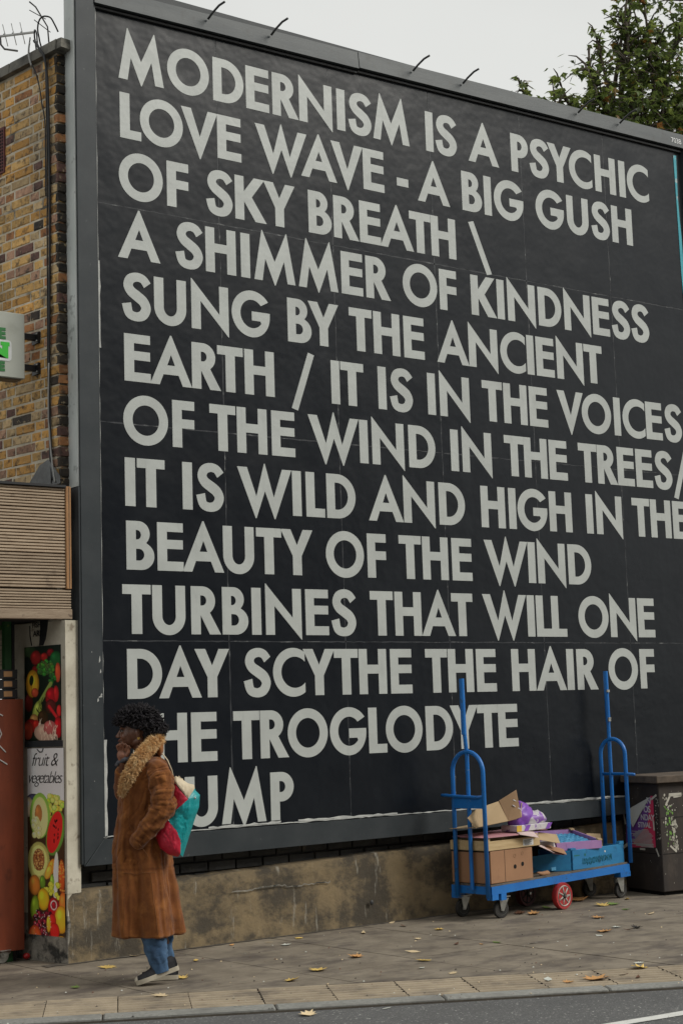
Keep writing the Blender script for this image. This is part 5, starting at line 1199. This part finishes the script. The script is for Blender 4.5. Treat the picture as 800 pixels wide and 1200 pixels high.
tree((17.3, 6.8, 0), 12.0, [
    at_(14.70, 10.28, .26, 1.6), at_(15.50, 10.45, .42, 1.3), at_(15.35, 10.15, .40, 1.2), at_(16.0, 10.9, .42, 1.4), at_(16.28, 11.38, .22, 1.6), at_(16.1, 11.15, .2, 1.5), at_(16.35, 10.45, .5, 1.3),
    at_(16.85, 11.2, .42, 1.2), at_(16.95, 11.75, .34, 1.3), at_(17.2, 11.7, .6, 1.0), at_(17.2, 10.6, .6, 1.3), at_(17.9, 11.3, .6, 1.1), at_(17.9, 10.5, .6, 1.3), at_(17.35, 12.3, .45, 1.0), at_(18.3, 12.1, .6, .9), at_(17.0, 12.2, .3, 1.2), at_(17.75, 11.9, .4, 1.0),
    at_(18.7, 11.2, .8, 1.1), at_(18.6, 10.2, .8, 1.2), at_(17.0, 9.8, .7, 1.1), at_(15.8, 9.7, .6, 1.0), at_(18.6, 12.9, .7, .8), at_(19.6, 11.8, .9, 1.0), at_(17.3, 13.1, .5, .8)],
    'broad leaved green maple tree rising behind the billboard', 12, 760, .120, (42, 34, 16, 4))
# a second crown seen through the first, further back
tree((24.0, 12.0, 0), 12.5, [(-1.2, 0, 12.2, 1.0, .5), (.3, .4, 12.9, 1.2, .5), (-.2, -.5, 11.6, 1.2, .5), (1.5, 0, 12.2, 1.3, .5)], 'darker tree crown further back at the right behind the billboard', 13, 330, .17, (30, 10, 55, 3))

# ---------------------------------------------------------------- person
PO = Vector((4.72, -1.10, 0)); person = thing('person', PO, math.radians(-29.3), 'woman in a long brown suede coat holding her hand to her face', 'person')
def P_(px, py, y=0.0):
    z = (1151 - py) / 199.5; return Vector(((px - 187 + 3.3 * z) / 199.0, y, z))
def remesh(mb, name, vox, m, par, smooth_it=4, fac=.5):
    me = mb.mesh('tmp'); o = bpy.data.objects.new('tmp', me); COL.objects.link(o)
    r = o.modifiers.new('r', 'REMESH'); r.mode = 'VOXEL'; r.voxel_size = vox; r.use_smooth_shade = True
    if smooth_it: s = o.modifiers.new('s', 'SMOOTH'); s.iterations = smooth_it; s.factor = fac
    bpy.context.view_layer.update(); me2 = evalmesh(o, name); bpy.data.objects.remove(o); bpy.data.meshes.remove(me)
    me2.materials.clear()
    for mm in (m if isinstance(m, list) else [m]): me2.materials.append(mm)
    me2.polygons.foreach_set('use_smooth', [True] * len(me2.polygons))
    ob_ = bpy.data.objects.new(name, me2); COL.objects.link(ob_)
    if par: ob_.parent = par
    return ob_
bdy = MB()
HC = P_(161.5, 857)           # head centre
# skull, face, jaw
bdy.ell(HC + Vector((.012, 0, .012)), (.092, .074, .098), n=28, k=20)
bdy.ell(HC + Vector((-.040, 0, -.030)), (.052, .058, .078), n=24, k=16)
bdy.ell(HC + Vector((-.052, 0, -.078)), (.036, .040, .030), n=18, k=12)       # jaw and chin
bdy.capsule(HC + Vector((-.05, 0, -.085)), HC + Vector((.022, -.044, -.055)), .022, .026); bdy.capsule(HC + Vector((-.05, 0, -.085)), HC + Vector((.022, .044, -.055)), .022, .026)
bdy.ell(HC + Vector((-.082, 0, -.090)), (.017, .020, .016))                    # chin tip
bdy.ell(HC + Vector((-.070, 0, .032)), (.026, .048, .034))                     # brow and forehead
bdy.capsule(HC + Vector((-.086, 0, .012)), HC + Vector((-.104, 0, -.022)), .008, .012)      # nose
bdy.ell(HC + Vector((-.110, 0, -.028)), (.012, .011, .010)); bdy.ell(HC + Vector((-.100, -.012, -.031)), (.010, .008, .008)); bdy.ell(HC + Vector((-.100, .012, -.031)), (.010, .008, .008))
bdy.ell(HC + Vector((-.090, 0, -.050)), (.015, .022, .007)); bdy.ell(HC + Vector((-.088, 0, -.062)), (.014, .020, .008))  # lips
for s_ in (-1, 1):
    bdy.ell(HC + Vector((-.062, s_ * .036, -.030)), (.026, .020, .024))         # cheeks
    bdy.ell(HC + Vector((.016, s_ * .074, -.010)), (.016, .008, .028)); bdy.ell(HC + Vector((.014, s_ * .074, -.034)), (.009, .007, .010))  # ears
NK = P_(177, 893)
bdy.capsule(HC + Vector((.020, 0, -.06)), NK, .052, .062)
# trunk inside the coat
bdy.ell(P_(176, 930, 0), (.11, .15, .17)); bdy.ell(P_(172, 985), (.11, .13, .15)); bdy.capsule(NK, P_(176, 915), .07, .10)
# legs
def limb(pts, rs): 
    for i in range(len(pts) - 1): bdy.capsule(pts[i], pts[i + 1], rs[i], rs[i + 1])
limb([P_(176, 1000, -.07), P_(178, 1072, -.09), P_(187, 1108, -.10), P_(190, 1116, -.103)], [.085, .055, .035, .022]); limb([P_(178, 1000, .07), P_(190, 1072, .09), P_(196, 1108, .07), P_(198, 1118, .066)], [.085, .055, .035, .02])
# near arm in pocket, far arm raised
limb([P_(184, 912, -.13), P_(192, 946, -.215), P_(172, 976, -.205), P_(169, 984, -.19)], [.035, .032, .026, .022])
WR = P_(146, 897, -.02)
limb([P_(172, 912, .12), P_(148, 934, .14), WR], [.035, .034, .024])
# far hand raised to the mouth: palm, four curled fingers of unequal length and a thumb
PM = P_(145.5, 884.5, -.036)
bdy.capsule(WR, PM + Vector((.0, 0, -.005)), .024, .026)
bdy.ell(PM, (.032, .017, .036), rot=Matrix.Rotation(.25, 3, 'Y'))
fing = MB()
for i, (rad, L_) in enumerate(((.0082, .030), (.0086, .034), (.0082, .031), (.0072, .025))):
    k0 = PM + Vector((-.022 + i * .0155, -.006 - i * .002, .026 + (.005, .008, .004, -.003)[i]))
    k1 = k0 + Vector((-.006 + .003 * i, -.012, L_ * .72)); k2 = k1 + Vector((.012, -.010, .010)); k3 = k2 + Vector((.011, .004, -.013))
    for a, b, ra, rb in ((k0, k1, rad, rad * .94), (k1, k2, rad * .94, rad * .9), (k2, k3, rad * .9, rad * .8)): bdy.capsule(a, b, ra, rb, n=12)
th0 = PM + Vector((.024, -.008, -.010)); th1 = th0 + Vector((.016, -.012, .022)); th2 = th1 + Vector((.000, -.004, .022))
bdy.capsule(th0, th1, .012, .010); bdy.capsule(th1, th2, .010, .0082)
body = remesh(bdy, 'body', .0036, [M_skin, M_palm], person, 2)
for v in body.data.vertices:     # eye sockets, mouth corner and temple
    for cx_, cy_, cz_, rr_, dp_ in ((-.084, .030, .002, .015, .007), (-.084, -.030, .002, .015, .007), (-.085, -.024, -.056, .008, .004), (-.085, .024, -.056, .008, .004), (-.03, -.066, .01, .03, .004)):
        d_ = (v.co - HC - Vector((cx_, cy_, cz_))).length
        if d_ < rr_ * 2: v.co += (HC - v.co).normalized() * dp_ * math.exp(-(d_ / rr_) ** 2 * 2)
for pg in body.data.polygons:
    c_ = pg.center
    if (c_ - PM - Vector((0, 0, .015))).length < .062 and c_.y < -.012 and c_.x < PM.x + .045 and (c_.x < HC.x - .075 or c_.y < -.05): pg.material_index = 1
# eyes, brows, lips
e_ = MB().ell(HC + Vector((-.0800, -.029, .004)), (.010, .0085, .0055), n=14, k=8).build('eye', M_eye, person, True)
MB().ell(HC + Vector((-.089, -.033, .004)), (.0045, .004, .0052), n=10, k=6).build('iris', M_ink, e_, True)
e2 = MB().ell(HC + Vector((-.0815, .030, .004)), (.010, .0085, .0065), n=14, k=8).build('eye', M_eye, person, True)
MB().ell(HC + Vector((-.089, .033, .004)), (.0045, .004, .0052), n=10, k=6).build('iris', M_ink, e2, True)
for s_ in (-1, 1):
    MB().tube([HC + Vector((-.094, s_ * .016, .024)), HC + Vector((-.088, s_ * .034, .030)), HC + Vector((-.074, s_ * .048, .024))], [.003, .004, .002], 6).build('eyebrow', M_hair, person, True)
    MB().tube([HC + Vector((-.091, s_ * .022, .010)), HC + Vector((-.088, s_ * .034, .013)), HC + Vector((-.079, s_ * .044, .006))], [.0015, .0022, .0012], 5).build('eyelashes', M_hair, person, True)
MB().ell(HC + Vector((-.1015, 0, -.0555)), (.006, .017, .0075), n=12, k=8).build('lips', mat('lip tone', (.13, .04, .035), rough=.4), person, True)
MB().lathe([(.006, -.002), (.009, 0), (.006, .002), (.004, 0)], Matrix.Translation(HC + Vector((.016, -.084, -.044))) @ Matrix.Rotation(PI / 2, 4, 'X'), 12).build('earring', M_gold, person, True)
# hair: a dark cap and some four hundred short twisted locks
random.seed(17)
HH = P_(165, 849)
hb = MB(); hb.ell(HH + Vector((0, 0, .0)), (.118, .098, .092), n=30, k=20); hb.ell(HH + Vector((.055, 0, -.035)), (.075, .085, .075), n=24, k=16)
hm = hb.mesh('x')
q = MB()
hv = [v for v in hb.v]
keep = []
q.add([(Vector(v) + (Vector(v) - HH).normalized() * .006 * mnoise.noise(Vector(v) * 60))[:] for v in hb.v], hb.f)
q.v = [(x if z > HH.z - .03 or x > HH.x + .02 else x + .03, y, max(z, HH.z + .012 - .055 * max(0, min(1, (x - HH.x + .11) / .11))) if x < HH.x else z) for x, y, z in q.v]
for i in range(1350):
    a = random.uniform(0, 2 * PI); zz = random.uniform(-.62, 1); rr = math.sqrt(max(0, 1 - zz * zz)); d = Vector((rr * math.cos(a), rr * math.sin(a), zz))
    if d.x < -.25 and d.z < -.06: continue
    if d.z < -.26 and d.x < .2: continue
    c = HH + Vector((d.x * .118, d.y * .096, d.z * .090))
    if d.z < 0: c.x += .03; 
    L = random.uniform(.030, .062); up = (d + Vector((random.uniform(-.6, .4), random.uniform(-.5, .5), random.uniform(-.2, .6)))).normalized()
    if d.x > .3: up = (up + Vector((.25, 0, -.55))).normalized()
    e = up.cross(Vector((random.random(), random.random(), random.random()))).normalized(); f_ = up.cross(e); ph = random.uniform(0, 6); am = random.uniform(.006, .012); pts = []
    for k in range(8):
        t = k / 7; pts.append(c - d * .012 + up * L * t + (e * math.cos(ph + t * 6.5) + f_ * math.sin(ph + t * 6.5)) * am * t)
    r0 = random.uniform(.0036, .0068); q.tube(pts, [r0, r0 * 1.1, r0, r0 * 1.05, r0 * .95, r0 * .8, r0 * .6, r0 * .25], 6)
q.build('hair', M_hair, person, True)
# coat body
def ringcoat(rows, nx=132, sub=5):
    rows_ = []
    for i in range(len(rows) - 1):
        for k in range(sub):
            t = k / sub; t = t * t * (3 - 2 * t) if False else t
            rows_.append([rows[i][j] + (rows[i + 1][j] - rows[i][j]) * t for j in range(len(rows[0]))])
    rows_.append(list(rows[-1])); vs = []; fs = []
    for (z, xc, rx, ry, yc, sk) in rows_:
        for k in range(nx):
            w = 2 * PI * k / nx; c, s = math.cos(w), math.sin(w)
            e = .86; cx = math.copysign(abs(c) ** e, c); sx = math.copysign(abs(s) ** e, s)
            t = max(0, (.95 - z) / .67); amp = .005 + .022 * t
            f = amp * (math.sin(5 * w + 1.3) * .8 + math.sin(9 * w + .6 + z * 2) * .5 + math.sin(14 * w + 2.2) * .22) + .008 * mnoise.noise(Vector((c * 2.2, s * 2.2, z * 5)))
            # drag folds over chest and hip
            f += .007 * math.sin(z * 46 + 3 * c + 4 * s) * max(0, 1 - abs(z - .98) / .16)
            f += .008 * mnoise.noise(Vector((c * 6, s * 6, z * 12))) + .007 * mnoise.noise(Vector((c * 9 + 4, s * 9, z * 5)))
            if abs(z - .665) < .008: f -= .004      # hip seam
            vs.append((xc + (rx + f) * cx, yc + (ry + f) * sx, z + sk * cx))
    n = len(rows_)
    for i in range(n - 1):
        for k in range(nx): fs.append((i * nx + k, i * nx + (k + 1) % nx, (i + 1) * nx + (k + 1) % nx, (i + 1) * nx + k))
    return vs, fs, nx, n
rows = [(.275, -.058, .178, .185, 0, -.004), (.285, -.058, .194, .200, 0, -.004), (.40, -.064, .187, .197, 0, 0), (.52, -.071, .180, .190, 0, 0), (.64, -.078, .172, .185, 0, 0), (.76, -.085, .166, .180, 0, 0), (.86, -.086, .160, .178, 0, 0),
        (.95, -.080, .148, .172, 0, 0), (1.05, -.072, .142, .176, 0, 0), (1.14, -.066, .136, .182, 0, 0), (1.21, -.060, .124, .182, 0, 0), (1.26, -.050, .108, .168, 0, 0), (1.295, -.040, .085, .125, 0, 0), (1.32, -.030, .064, .080, 0, 0)]
ct = MB(); vs, fs, nx, n = ringcoat(rows, sub=9); fs = fs + [tuple(range(nx))[::-1], tuple((n - 1) * nx + k for k in range(nx))]; ct.add(vs, fs)
# sleeves with crumpled folds
def sleeve(pts, rs, seed, amp=.011, freq=85, nn=30, sub=22):
    P = []; R = []
    for i in range(len(pts) - 1):
        p0 = pts[max(i - 1, 0)]; p1 = pts[i]; p2 = pts[i + 1]; p3 = pts[min(i + 2, len(pts) - 1)]
        for k in range(sub):
            t = k / sub; P.append(.5 * (2 * p1 + (p2 - p0) * t + (2 * p0 - 5 * p1 + 4 * p2 - p3) * t * t + (3 * p1 - 3 * p2 + p3 - p0) * t ** 3)); R.append(rs[i] + (rs[i + 1] - rs[i]) * t)
    P.append(pts[-1]); R.append(rs[-1]); N = len(P); vs = []; fs = []; up = Vector((0, 1, 0)); L = 0
    for i in range(N):
        t = (P[min(i + 1, N - 1)] - P[max(i - 1, 0)]).normalized(); e = t.cross(up).normalized(); g_ = e.cross(t).normalized()
        if i: L += (P[i] - P[i - 1]).length
        env = math.sin(PI * min(1, max(0, i / (N - 1)))) * .8 + .2
        for k in range(nn):
            w = 2 * PI * k / nn; ph = L * freq * .55 + 2.6 * math.sin(w + seed) + 1.5 * math.sin(2 * w + 1) + 3.2 * mnoise.noise(Vector((L * 7, seed + math.cos(w) * .8, math.sin(w) * .8))); sw = math.sin(ph); f = amp * env * ((abs(sw) ** .6 * (1 if sw > 0 else -1) * .45 - .55 * max(0, 1 - abs(sw) * 3)) * (.55 + .45 * mnoise.noise(Vector((L * 12 + 9, math.cos(w) * 1.5, seed)))) + 1.1 * mnoise.noise(Vector((math.cos(w) * 2.2, math.sin(w) * 2.2 + seed, L * 18))))
            vs.append(P[i] + e * math.cos(w) * (R[i] + f) + g_ * math.sin(w) * (R[i] + f))
    for i in range(N - 1):
        for k in range(nn): fs.append((i * nn + k, i * nn + (k + 1) % nn, (i + 1) * nn + (k + 1) % nn, (i + 1) * nn + k))
    fs += [tuple(range(nn))[::-1], tuple((N - 1) * nn + k for k in range(nn))]; return vs, fs
SL = [P_(183, 899, -.10), P_(189, 906, -.175), P_(193, 928, -.215), P_(193, 948, -.225), P_(181, 965, -.225), P_(168, 980, -.205), P_(163, 988, -.18)]
ct.add(*sleeve(SL, [.055, .070, .072, .072, .060, .050, .048], 2, .016, 110))
SR = [P_(176, 900, .12), P_(160, 912, .16), P_(148, 932, .15), P_(146, 920, .09), P_(147, 903, .03)]
ct.add(*sleeve(SR, [.06, .062, .055, .052, .050], 5, .007, 90))
# front edge hanging open, a flap on the far left side
ct.capsule(P_(146, 935, .02), P_(141, 1000, -.01), .022, .018); ct.capsule(P_(141, 1000, -.01), P_(137, 1088, -.02), .020, .014)
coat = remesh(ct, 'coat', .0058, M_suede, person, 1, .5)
from mathutils.kdtree import KDTree
def spline(pts, sub=20):
    P = []
    for i in range(len(pts) - 1):
        p0 = pts[max(i - 1, 0)]; p1 = pts[i]; p2 = pts[i + 1]; p3 = pts[min(i + 2, len(pts) - 1)]
        for k in range(sub): t = k / sub; P.append(.5 * (2 * p1 + (p2 - p0) * t + (2 * p0 - 5 * p1 + 4 * p2 - p3) * t * t + (3 * p1 - 3 * p2 + p3 - p0) * t ** 3))
    return P + [pts[-1]]
SLP = spline(SL); kt = KDTree(len(SLP)); cum = [0.0]
for i, p in enumerate(SLP):
    kt.insert(p, i)
    if i: cum.append(cum[-1] + (p - SLP[i - 1]).length)
kt.balance()
N3 = lambda p, k, o=0.0: mnoise.noise(Vector((p.x * k + o, p.y * k, p.z * k)))
crease = lambda ph, e=2.2: .35 - (1 - abs(math.sin(ph))) ** e
nor = [v.normal.copy() for v in coat.data.vertices]
for v, n_ in zip(coat.data.vertices, nor):
    p = v.co; c0, i0, d0 = kt.find(p); f = 0.0
    if d0 < .098 and p.y < -.06:
        Lq = cum[i0]; q_ = p - c0; w = 1 - max(0, (d0 - .082) / .016)
        ph = Lq * PI / .031 + 1.9 * N3(p, 9) + 9 * q_.x + 16 * q_.y * math.copysign(1, math.sin(Lq * 30))
        env = .35 + .65 * math.exp(-((Lq - .19) / .13) ** 2)
        f += w * env * .0105 * crease(ph) * (.55 + .8 * N3(p, 14, 5)) + w * .006 * N3(p, 22, 2)
    elif p.z > .70:
        ph = (p.z * .75 - p.x * 1.25 + .25 * p.y) * PI / .062 + 2.8 * N3(p, 5, 3)
        f += .0052 * crease(ph, 3) * max(0, .35 + 1.6 * N3(p, 6, 9)) + .004 * N3(p, 18, 1)
    if p.z < .70:
        t = (.70 - p.z) / .42; th = math.atan2(p.y, p.x + .06)
        ph = th * 4.5 + 1.6 * N3(Vector((p.x, p.y, p.z * .35)), 4, 7); f += .0085 * t * (.35 - .8 * (1 - abs(math.sin(ph))) ** 1.5) + .0035 * N3(Vector((p.x, p.y, p.z * .6)), 14, 3)
    v.co = p + n_ * f
coat.data.update()
# stitching: hip seam, side seams and pocket edge, laid on the cloth
def snap(pts, off=.0015):
    out = []
    for p in pts:
        p = Vector(p); ok, loc, nor, idx = coat.closest_point_on_mesh(p)
        out.append(loc + nor * off if ok else p)
    return out
def ln_(a, b, n=24): return [Vector(a).lerp(Vector(b), i / n) for i in range(n + 1)]
MB().tube(snap([(x, -.24, .662) for x in np.linspace(-.19, .06, 60)]), .0014, 5).build('hip_seam', M_seamc, coat, True)
MB().tube(snap(ln_((-.02, -.24, .66), (.01, -.24, .30), 60)), .0012, 5).build('side_seam', M_seamc, coat, True)
MB().tube(snap(ln_((-.16, -.2, .66), (-.19, -.2, .30), 60)), .0010, 5).build('front_seam', M_seamc, coat, True)
MB().tube(snap([P_(153, 925 + i * 4, -.2) for i in range(13)]), .0010, 5).build('front_seam', M_seamc, coat, True)
MB().tube(snap(ln_(P_(167, 988, -.25), P_(176, 1001, -.25), 20)), .0022, 6).build('pocket_edge', M_seamc, coat, True)
# dark checked cuff of the far sleeve and its hand opening
q = MB(); R = [P_(138 + i * 2.2, 897 - 5.5 * math.sin(i / 10 * PI * .9) - i * .35, -.035 + .01 * math.sin(i)) for i in range(11)]
q.tube(R, [.010, .014, .017, .018, .019, .019, .019, .018, .016, .014, .01], 10); q.build('checked_cuff', M_lining, person, True)
# fleece collar
FP = [P_(191, 868, -.02), P_(184, 869, -.085), P_(175, 879, -.125), P_(165, 890, -.165), P_(157, 903, -.172), P_(150, 918, -.150), P_(147, 930, -.125)]
FP2 = []
for i in range(len(FP) - 1):
    for k in range(8): FP2.append(FP[i].lerp(FP[i + 1], k / 8))
FP2.append(FP[-1]); FR = [.022 + .014 * math.sin(min(1, i / 14) * PI / 2) - .020 * max(0, (i - 34) / (len(FP2) - 35)) for i in range(len(FP2))]
col_ = MB().tube(FP2, FR, 18).build('fleece_collar', M_furd, person, True)
random.seed(23); q = MB()
for i in range(6500):
    k = random.randint(0, len(FP2) - 2); t = random.random(); c = FP2[k].lerp(FP2[k + 1], t); r = FR[k]; ax = (FP2[k + 1] - FP2[k]).normalized()
    d = Vector((random.gauss(0, 1), random.gauss(-.6, 1), random.gauss(0, 1))); d = (d - ax * d.dot(ax)).normalized(); st = c + d * r * .88
    L = random.uniform(.012, .029); g_ = (d + ax * random.uniform(-.2, .9) + Vector((0, 0, -.25)) + Vector((random.gauss(0, .35), random.gauss(0, .35), random.gauss(0, .35)))).normalized(); w = g_.cross(d + Vector((.01, .02, .03))).normalized() * random.uniform(.0010, .0021)
    m_ = st + g_ * L * .55 + Vector((random.gauss(0, .002), random.gauss(0, .002), random.gauss(0, .002))); e = st + g_ * L; n2 = g_.cross(w).normalized() * w.length
    q.add([st + w, st - w * .5 + n2, st - w * .5 - n2, m_ + w * 1.1, m_ - w * .5 + n2, m_ - w * .5 - n2, e], [(0, 1, 4, 3), (1, 2, 5, 4), (2, 0, 3, 5), (3, 4, 6), (4, 5, 6), (5, 3, 6)])
q.build('fleece_tufts', M_fur, col_)
# collar back: suede flap behind the neck
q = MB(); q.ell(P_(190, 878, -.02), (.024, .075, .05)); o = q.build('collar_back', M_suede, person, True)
# jeans
def jean(pts, rs, seed):
    q = MB(); vs, fs = sleeve([Vector(p) for p in pts], rs, seed, .016, 95, 34, 18); q.add(vs, fs); return q
j1 = jean([P_(180, 1050, -.09), P_(181, 1085, -.095), P_(184, 1106, -.10), P_(189, 1122, -.10), P_(193, 1136, -.098)], [.085, .074, .066, .058, .060], 3)
j2 = jean([P_(188, 1050, .07), P_(190, 1085, .075), P_(193, 1108, .075), P_(196, 1124, .07), P_(199, 1138, .068)], [.085, .070, .056, .052, .054], 6)
j1.v += j2.v; n0 = len(j1.v) - len(j2.v); j1.f += [tuple(a + n0 for a in f) for f in j2.f]; j1.m += j2.m
j1.build('jeans', M_jean, person, True)
# shoes: local x from heel to toe
def shoe(heel, toe, yy, name='shoe', tilt=0):
    a = Vector((heel[0], yy, heel[1])); b = Vector((toe[0], yy, toe[1])); L = (b - a).length; fx = (b - a).normalized(); fy = Vector((0, 1, 0)); fz = fx.cross(fy) * -1
    if fz.z < 0: fz = -fz
    def M(x, y, z): return a + fx * x * L + fy * y + fz * z
    prof = [(-.01, .030), (.06, .037), (.25, .036), (.45, .040), (.65, .048), (.82, .048), (.93, .038), (1.0, .020)]
    def outline(s=1.0): return [(x, w * s) for x, w in prof] + [(x, -w * s) for x, w in prof[::-1]]
    q = MB(); ol = outline(1.04); n = len(ol); vs = [M(x, y, 0) for x, y in ol] + [M(x, y, .026) for x, y in ol]
    q.add(vs, [tuple(range(n)), tuple(range(n, 2 * n))[::-1]] + [(i, n + i, n + (i + 1) % n, (i + 1) % n) for i in range(n)]); root = q.build(name, M_sole, person, 40)
    hs = {-.01: .070, .06: .088, .25: .096, .45: .086, .65: .060, .82: .050, .93: .046, 1.0: .030}
    vs = []; fs = []; nk = 11
    for x, w in prof:
        H = hs[x]
        for k in range(nk):
            t = PI * k / (nk - 1); ww = w * (1 - .15 * max(0, math.sin(t)) * (1 if x > .5 else 1.6)); vs.append(M(x * .985 + .004, math.cos(t) * ww, .022 + (H - .022) * math.sin(t) ** .6))
    for i in range(len(prof) - 1):
        for k in range(nk - 1): fs.append((i * nk + k, i * nk + k + 1, (i + 1) * nk + k + 1, (i + 1) * nk + k))
    fs += [tuple(range(nk)), tuple((len(prof) - 1) * nk + k for k in range(nk))[::-1]]
    MB().add(vs, fs).build('upper', M_canvas, root, True)
    MB().ell(M(.94, 0, .024), (.020, .034, .020), n=14, k=8).build('toe_cap', M_sole, root, True)
    q = MB()
    for k in range(4): x = .42 + k * .08; q.tube([M(x, -.022, .096 - k * .010), M(x + .02, 0, .106 - k * .011), M(x, .022, .096 - k * .010)], .0028, 5)
    q.tube([M(.40, -.016, .105), M(.44, -.036, .082), M(.36, -.040, .066)], .0025, 5); q.tube([M(.40, -.014, .107), M(.48, -.034, .086), M(.50, -.04, .060)], .0025, 5)
    q.build('laces', M_sole, root, True); return root
sh1a = P_(212, 1135); sh1b = P_(163.5, 1154.5)
shoe((sh1a.x, sh1a.z + .002), (sh1b.x, sh1b.z + .022), -.105)
sh2a = P_(211.5, 1146); sh2b = P_(166, 1146)
shoe((sh2a.x, .004), (sh2b.x, .004), .065)
# shoulder bag: inflated cloth panels
bag = thing('shoulder_bag', person.matrix_world @ Vector((0, 0, 0)) + Vector((0, 0, 0)), 0, 'teal, red and cream cloth bag hanging behind the woman\'s elbow', 'bag')
bag.location = PO; bag.rotation_euler = person.rotation_euler
OUT = [(184, 979), (187, 968), (191, 962), (199, 950), (202, 930), (204, 915), (209, 911), (216, 915), (223, 920), (230, 922), (232, 929), (237, 934), (236, 948), (231, 962), (224, 983), (217, 1005), (210, 1005), (200, 1002), (190, 994)]
def seg_d(p, poly):
    m = 1e9
    for i in range(len(poly)):
        ax, ay = poly[i]; bx2, by2 = poly[(i + 1) % len(poly)]; dx, dy = bx2 - ax, by2 - ay; t = max(0, min(1, ((p[0] - ax) * dx + (p[1] - ay) * dy) / (dx * dx + dy * dy))); m = min(m, math.hypot(p[0] - ax - dx * t, p[1] - ay - dy * t))
    return m
def inside(p, poly):
    c = False; j = len(poly) - 1
    for i in range(len(poly)):
        if (poly[i][1] > p[1]) != (poly[j][1] > p[1]) and p[0] < (poly[j][0] - poly[i][0]) * (p[1] - poly[i][1]) / (poly[j][1] - poly[i][1]) + poly[i][0]: c = not c
        j = i
    return c
def bagh(x, y):
    d = seg_d((x, y), OUT) if inside((x, y), OUT) else 0.0
    h = .078 * math.sqrt(max(0, 1 - (1 - min(1, d / 17)) ** 2))
    f = .010 * mnoise.noise(Vector((x * .09, y * .05, 3))) + .010 * abs(mnoise.noise(Vector((x * .16 + y * .07, y * .05, 8)))) + .004 * mnoise.noise(Vector((x * .4, y * .3, 1)))
    return h + f * min(1, d / 5)
def puff(poly, yc, th, m, name, seed=1, par=None):
    dense = []
    for i in range(len(poly)):
        a = poly[i]; b = poly[(i + 1) % len(poly)]
        for k in range(6): dense.append((a[0] + (b[0] - a[0]) * k / 6, a[1] + (b[1] - a[1]) * k / 6))
    n = len(dense); cx = sum(p[0] for p in dense) / n; cz = sum(p[1] for p in dense) / n; vs = []; fs = []; K = 14
    for side in (-1, 1):
        for r in range(K + 1):
            sc2 = 1 - r / K if r < K else .01
            for (x, z) in dense:
                X = cx + (x - cx) * sc2; Z = cz + (z - cz) * sc2; h = bagh(X, Z) + th * (1 - sc2 ** 4)
                p = P_(X, Z); vs.append((p.x, -.150 + side * h, p.z))
    for sd in range(2):
        o_ = sd * (K + 1) * n
        for r in range(K):
            for k in range(n):
                q4 = (o_ + r * n + k, o_ + r * n + (k + 1) % n, o_ + (r + 1) * n + (k + 1) % n, o_ + (r + 1) * n + k); fs.append(q4 if sd else q4[::-1])
        fs.append(tuple(o_ + K * n + k for k in range(n)) if sd else tuple(o_ + K * n + k for k in range(n))[::-1])
    return MB().add(vs, fs).build(name, m, par, True)
puff([(200, 958), (207, 951), (216, 944), (223, 937), (231, 926), (232, 929), (237, 934), (236, 948), (231, 962), (224, 983), (217, 1005), (214, 1002), (214, 988), (209, 974), (202, 966)], 0, .002, M_teal, 'teal_panel', 2, bag)
puff([(184, 979), (187, 968), (191, 962), (197, 960), (203, 966), (210, 974), (215, 988), (214, 1000), (211, 1005), (200, 1002), (190, 994)], 0, .003, M_bagred, 'red_corner', 5, bag)
puff([(203, 917), (208, 920), (215, 929), (223, 938), (212, 947), (205, 953), (199, 957), (200, 945), (202, 930)], 0, .003, M_bagred, 'red_panel', 7, bag)
puff([(204, 914), (209, 911), (216, 915), (223, 920), (230, 922), (231, 926), (223, 937), (216, 929), (209, 920)], 0, .006, M_bagcream, 'cream_top', 9, bag)
q = MB(); q.tube([P_(209, 918, -.12), P_(213, 912, -.13), P_(216, 915, -.135), P_(215, 922, -.14), P_(220, 926, -.14)], .0075, 8); q.build('rolled_edge', M_bagcream, bag, True)
q = MB(); q.tube([P_(193, 884, -.15), P_(199, 892, -.175), P_(204, 904, -.18), P_(207, 918, -.15)], .0038, 8); q.build('strap', M_bagcream, bag, True)
q = MB(); q.ell(P_(231, 937, -.21), (.006, .004, .006)); q.build('eyelet', M_steel, bag, True)

# ---------------------------------------------------------------- unseen terrace behind the camera, sized to darken the poster reflections
random.seed(41)
op = thing('unseen_terrace', (4, -20.5, 0), math.radians(-14), 'unseen brick terrace across the road, shaped to darken the poster reflections', 'building')
q = MB(); q.box(-26, 26, -8, 0, 0, 11.0); q.build('wall', M_opp, op)
q = MB(); q.box(-26.2, 26.2, -.1, .25, 11.0, 11.5); q.build('cornice', M_oppt, op)
wm = MB().box(-.55, .55, -.02, .03, 0, 1.7).mesh('window'); wm.materials.append(M_oppw); sm = MB().box(-.65, .65, .0, .12, -.12, 0).mesh('sill'); sm.materials.append(M_oppt)
for i in range(17):
    for z in (3.6, 6.1, 8.6):
        w_ = link('window', wm, op, loc=(-24 + i * 3, .02, z)); link('sill', sm, w_)
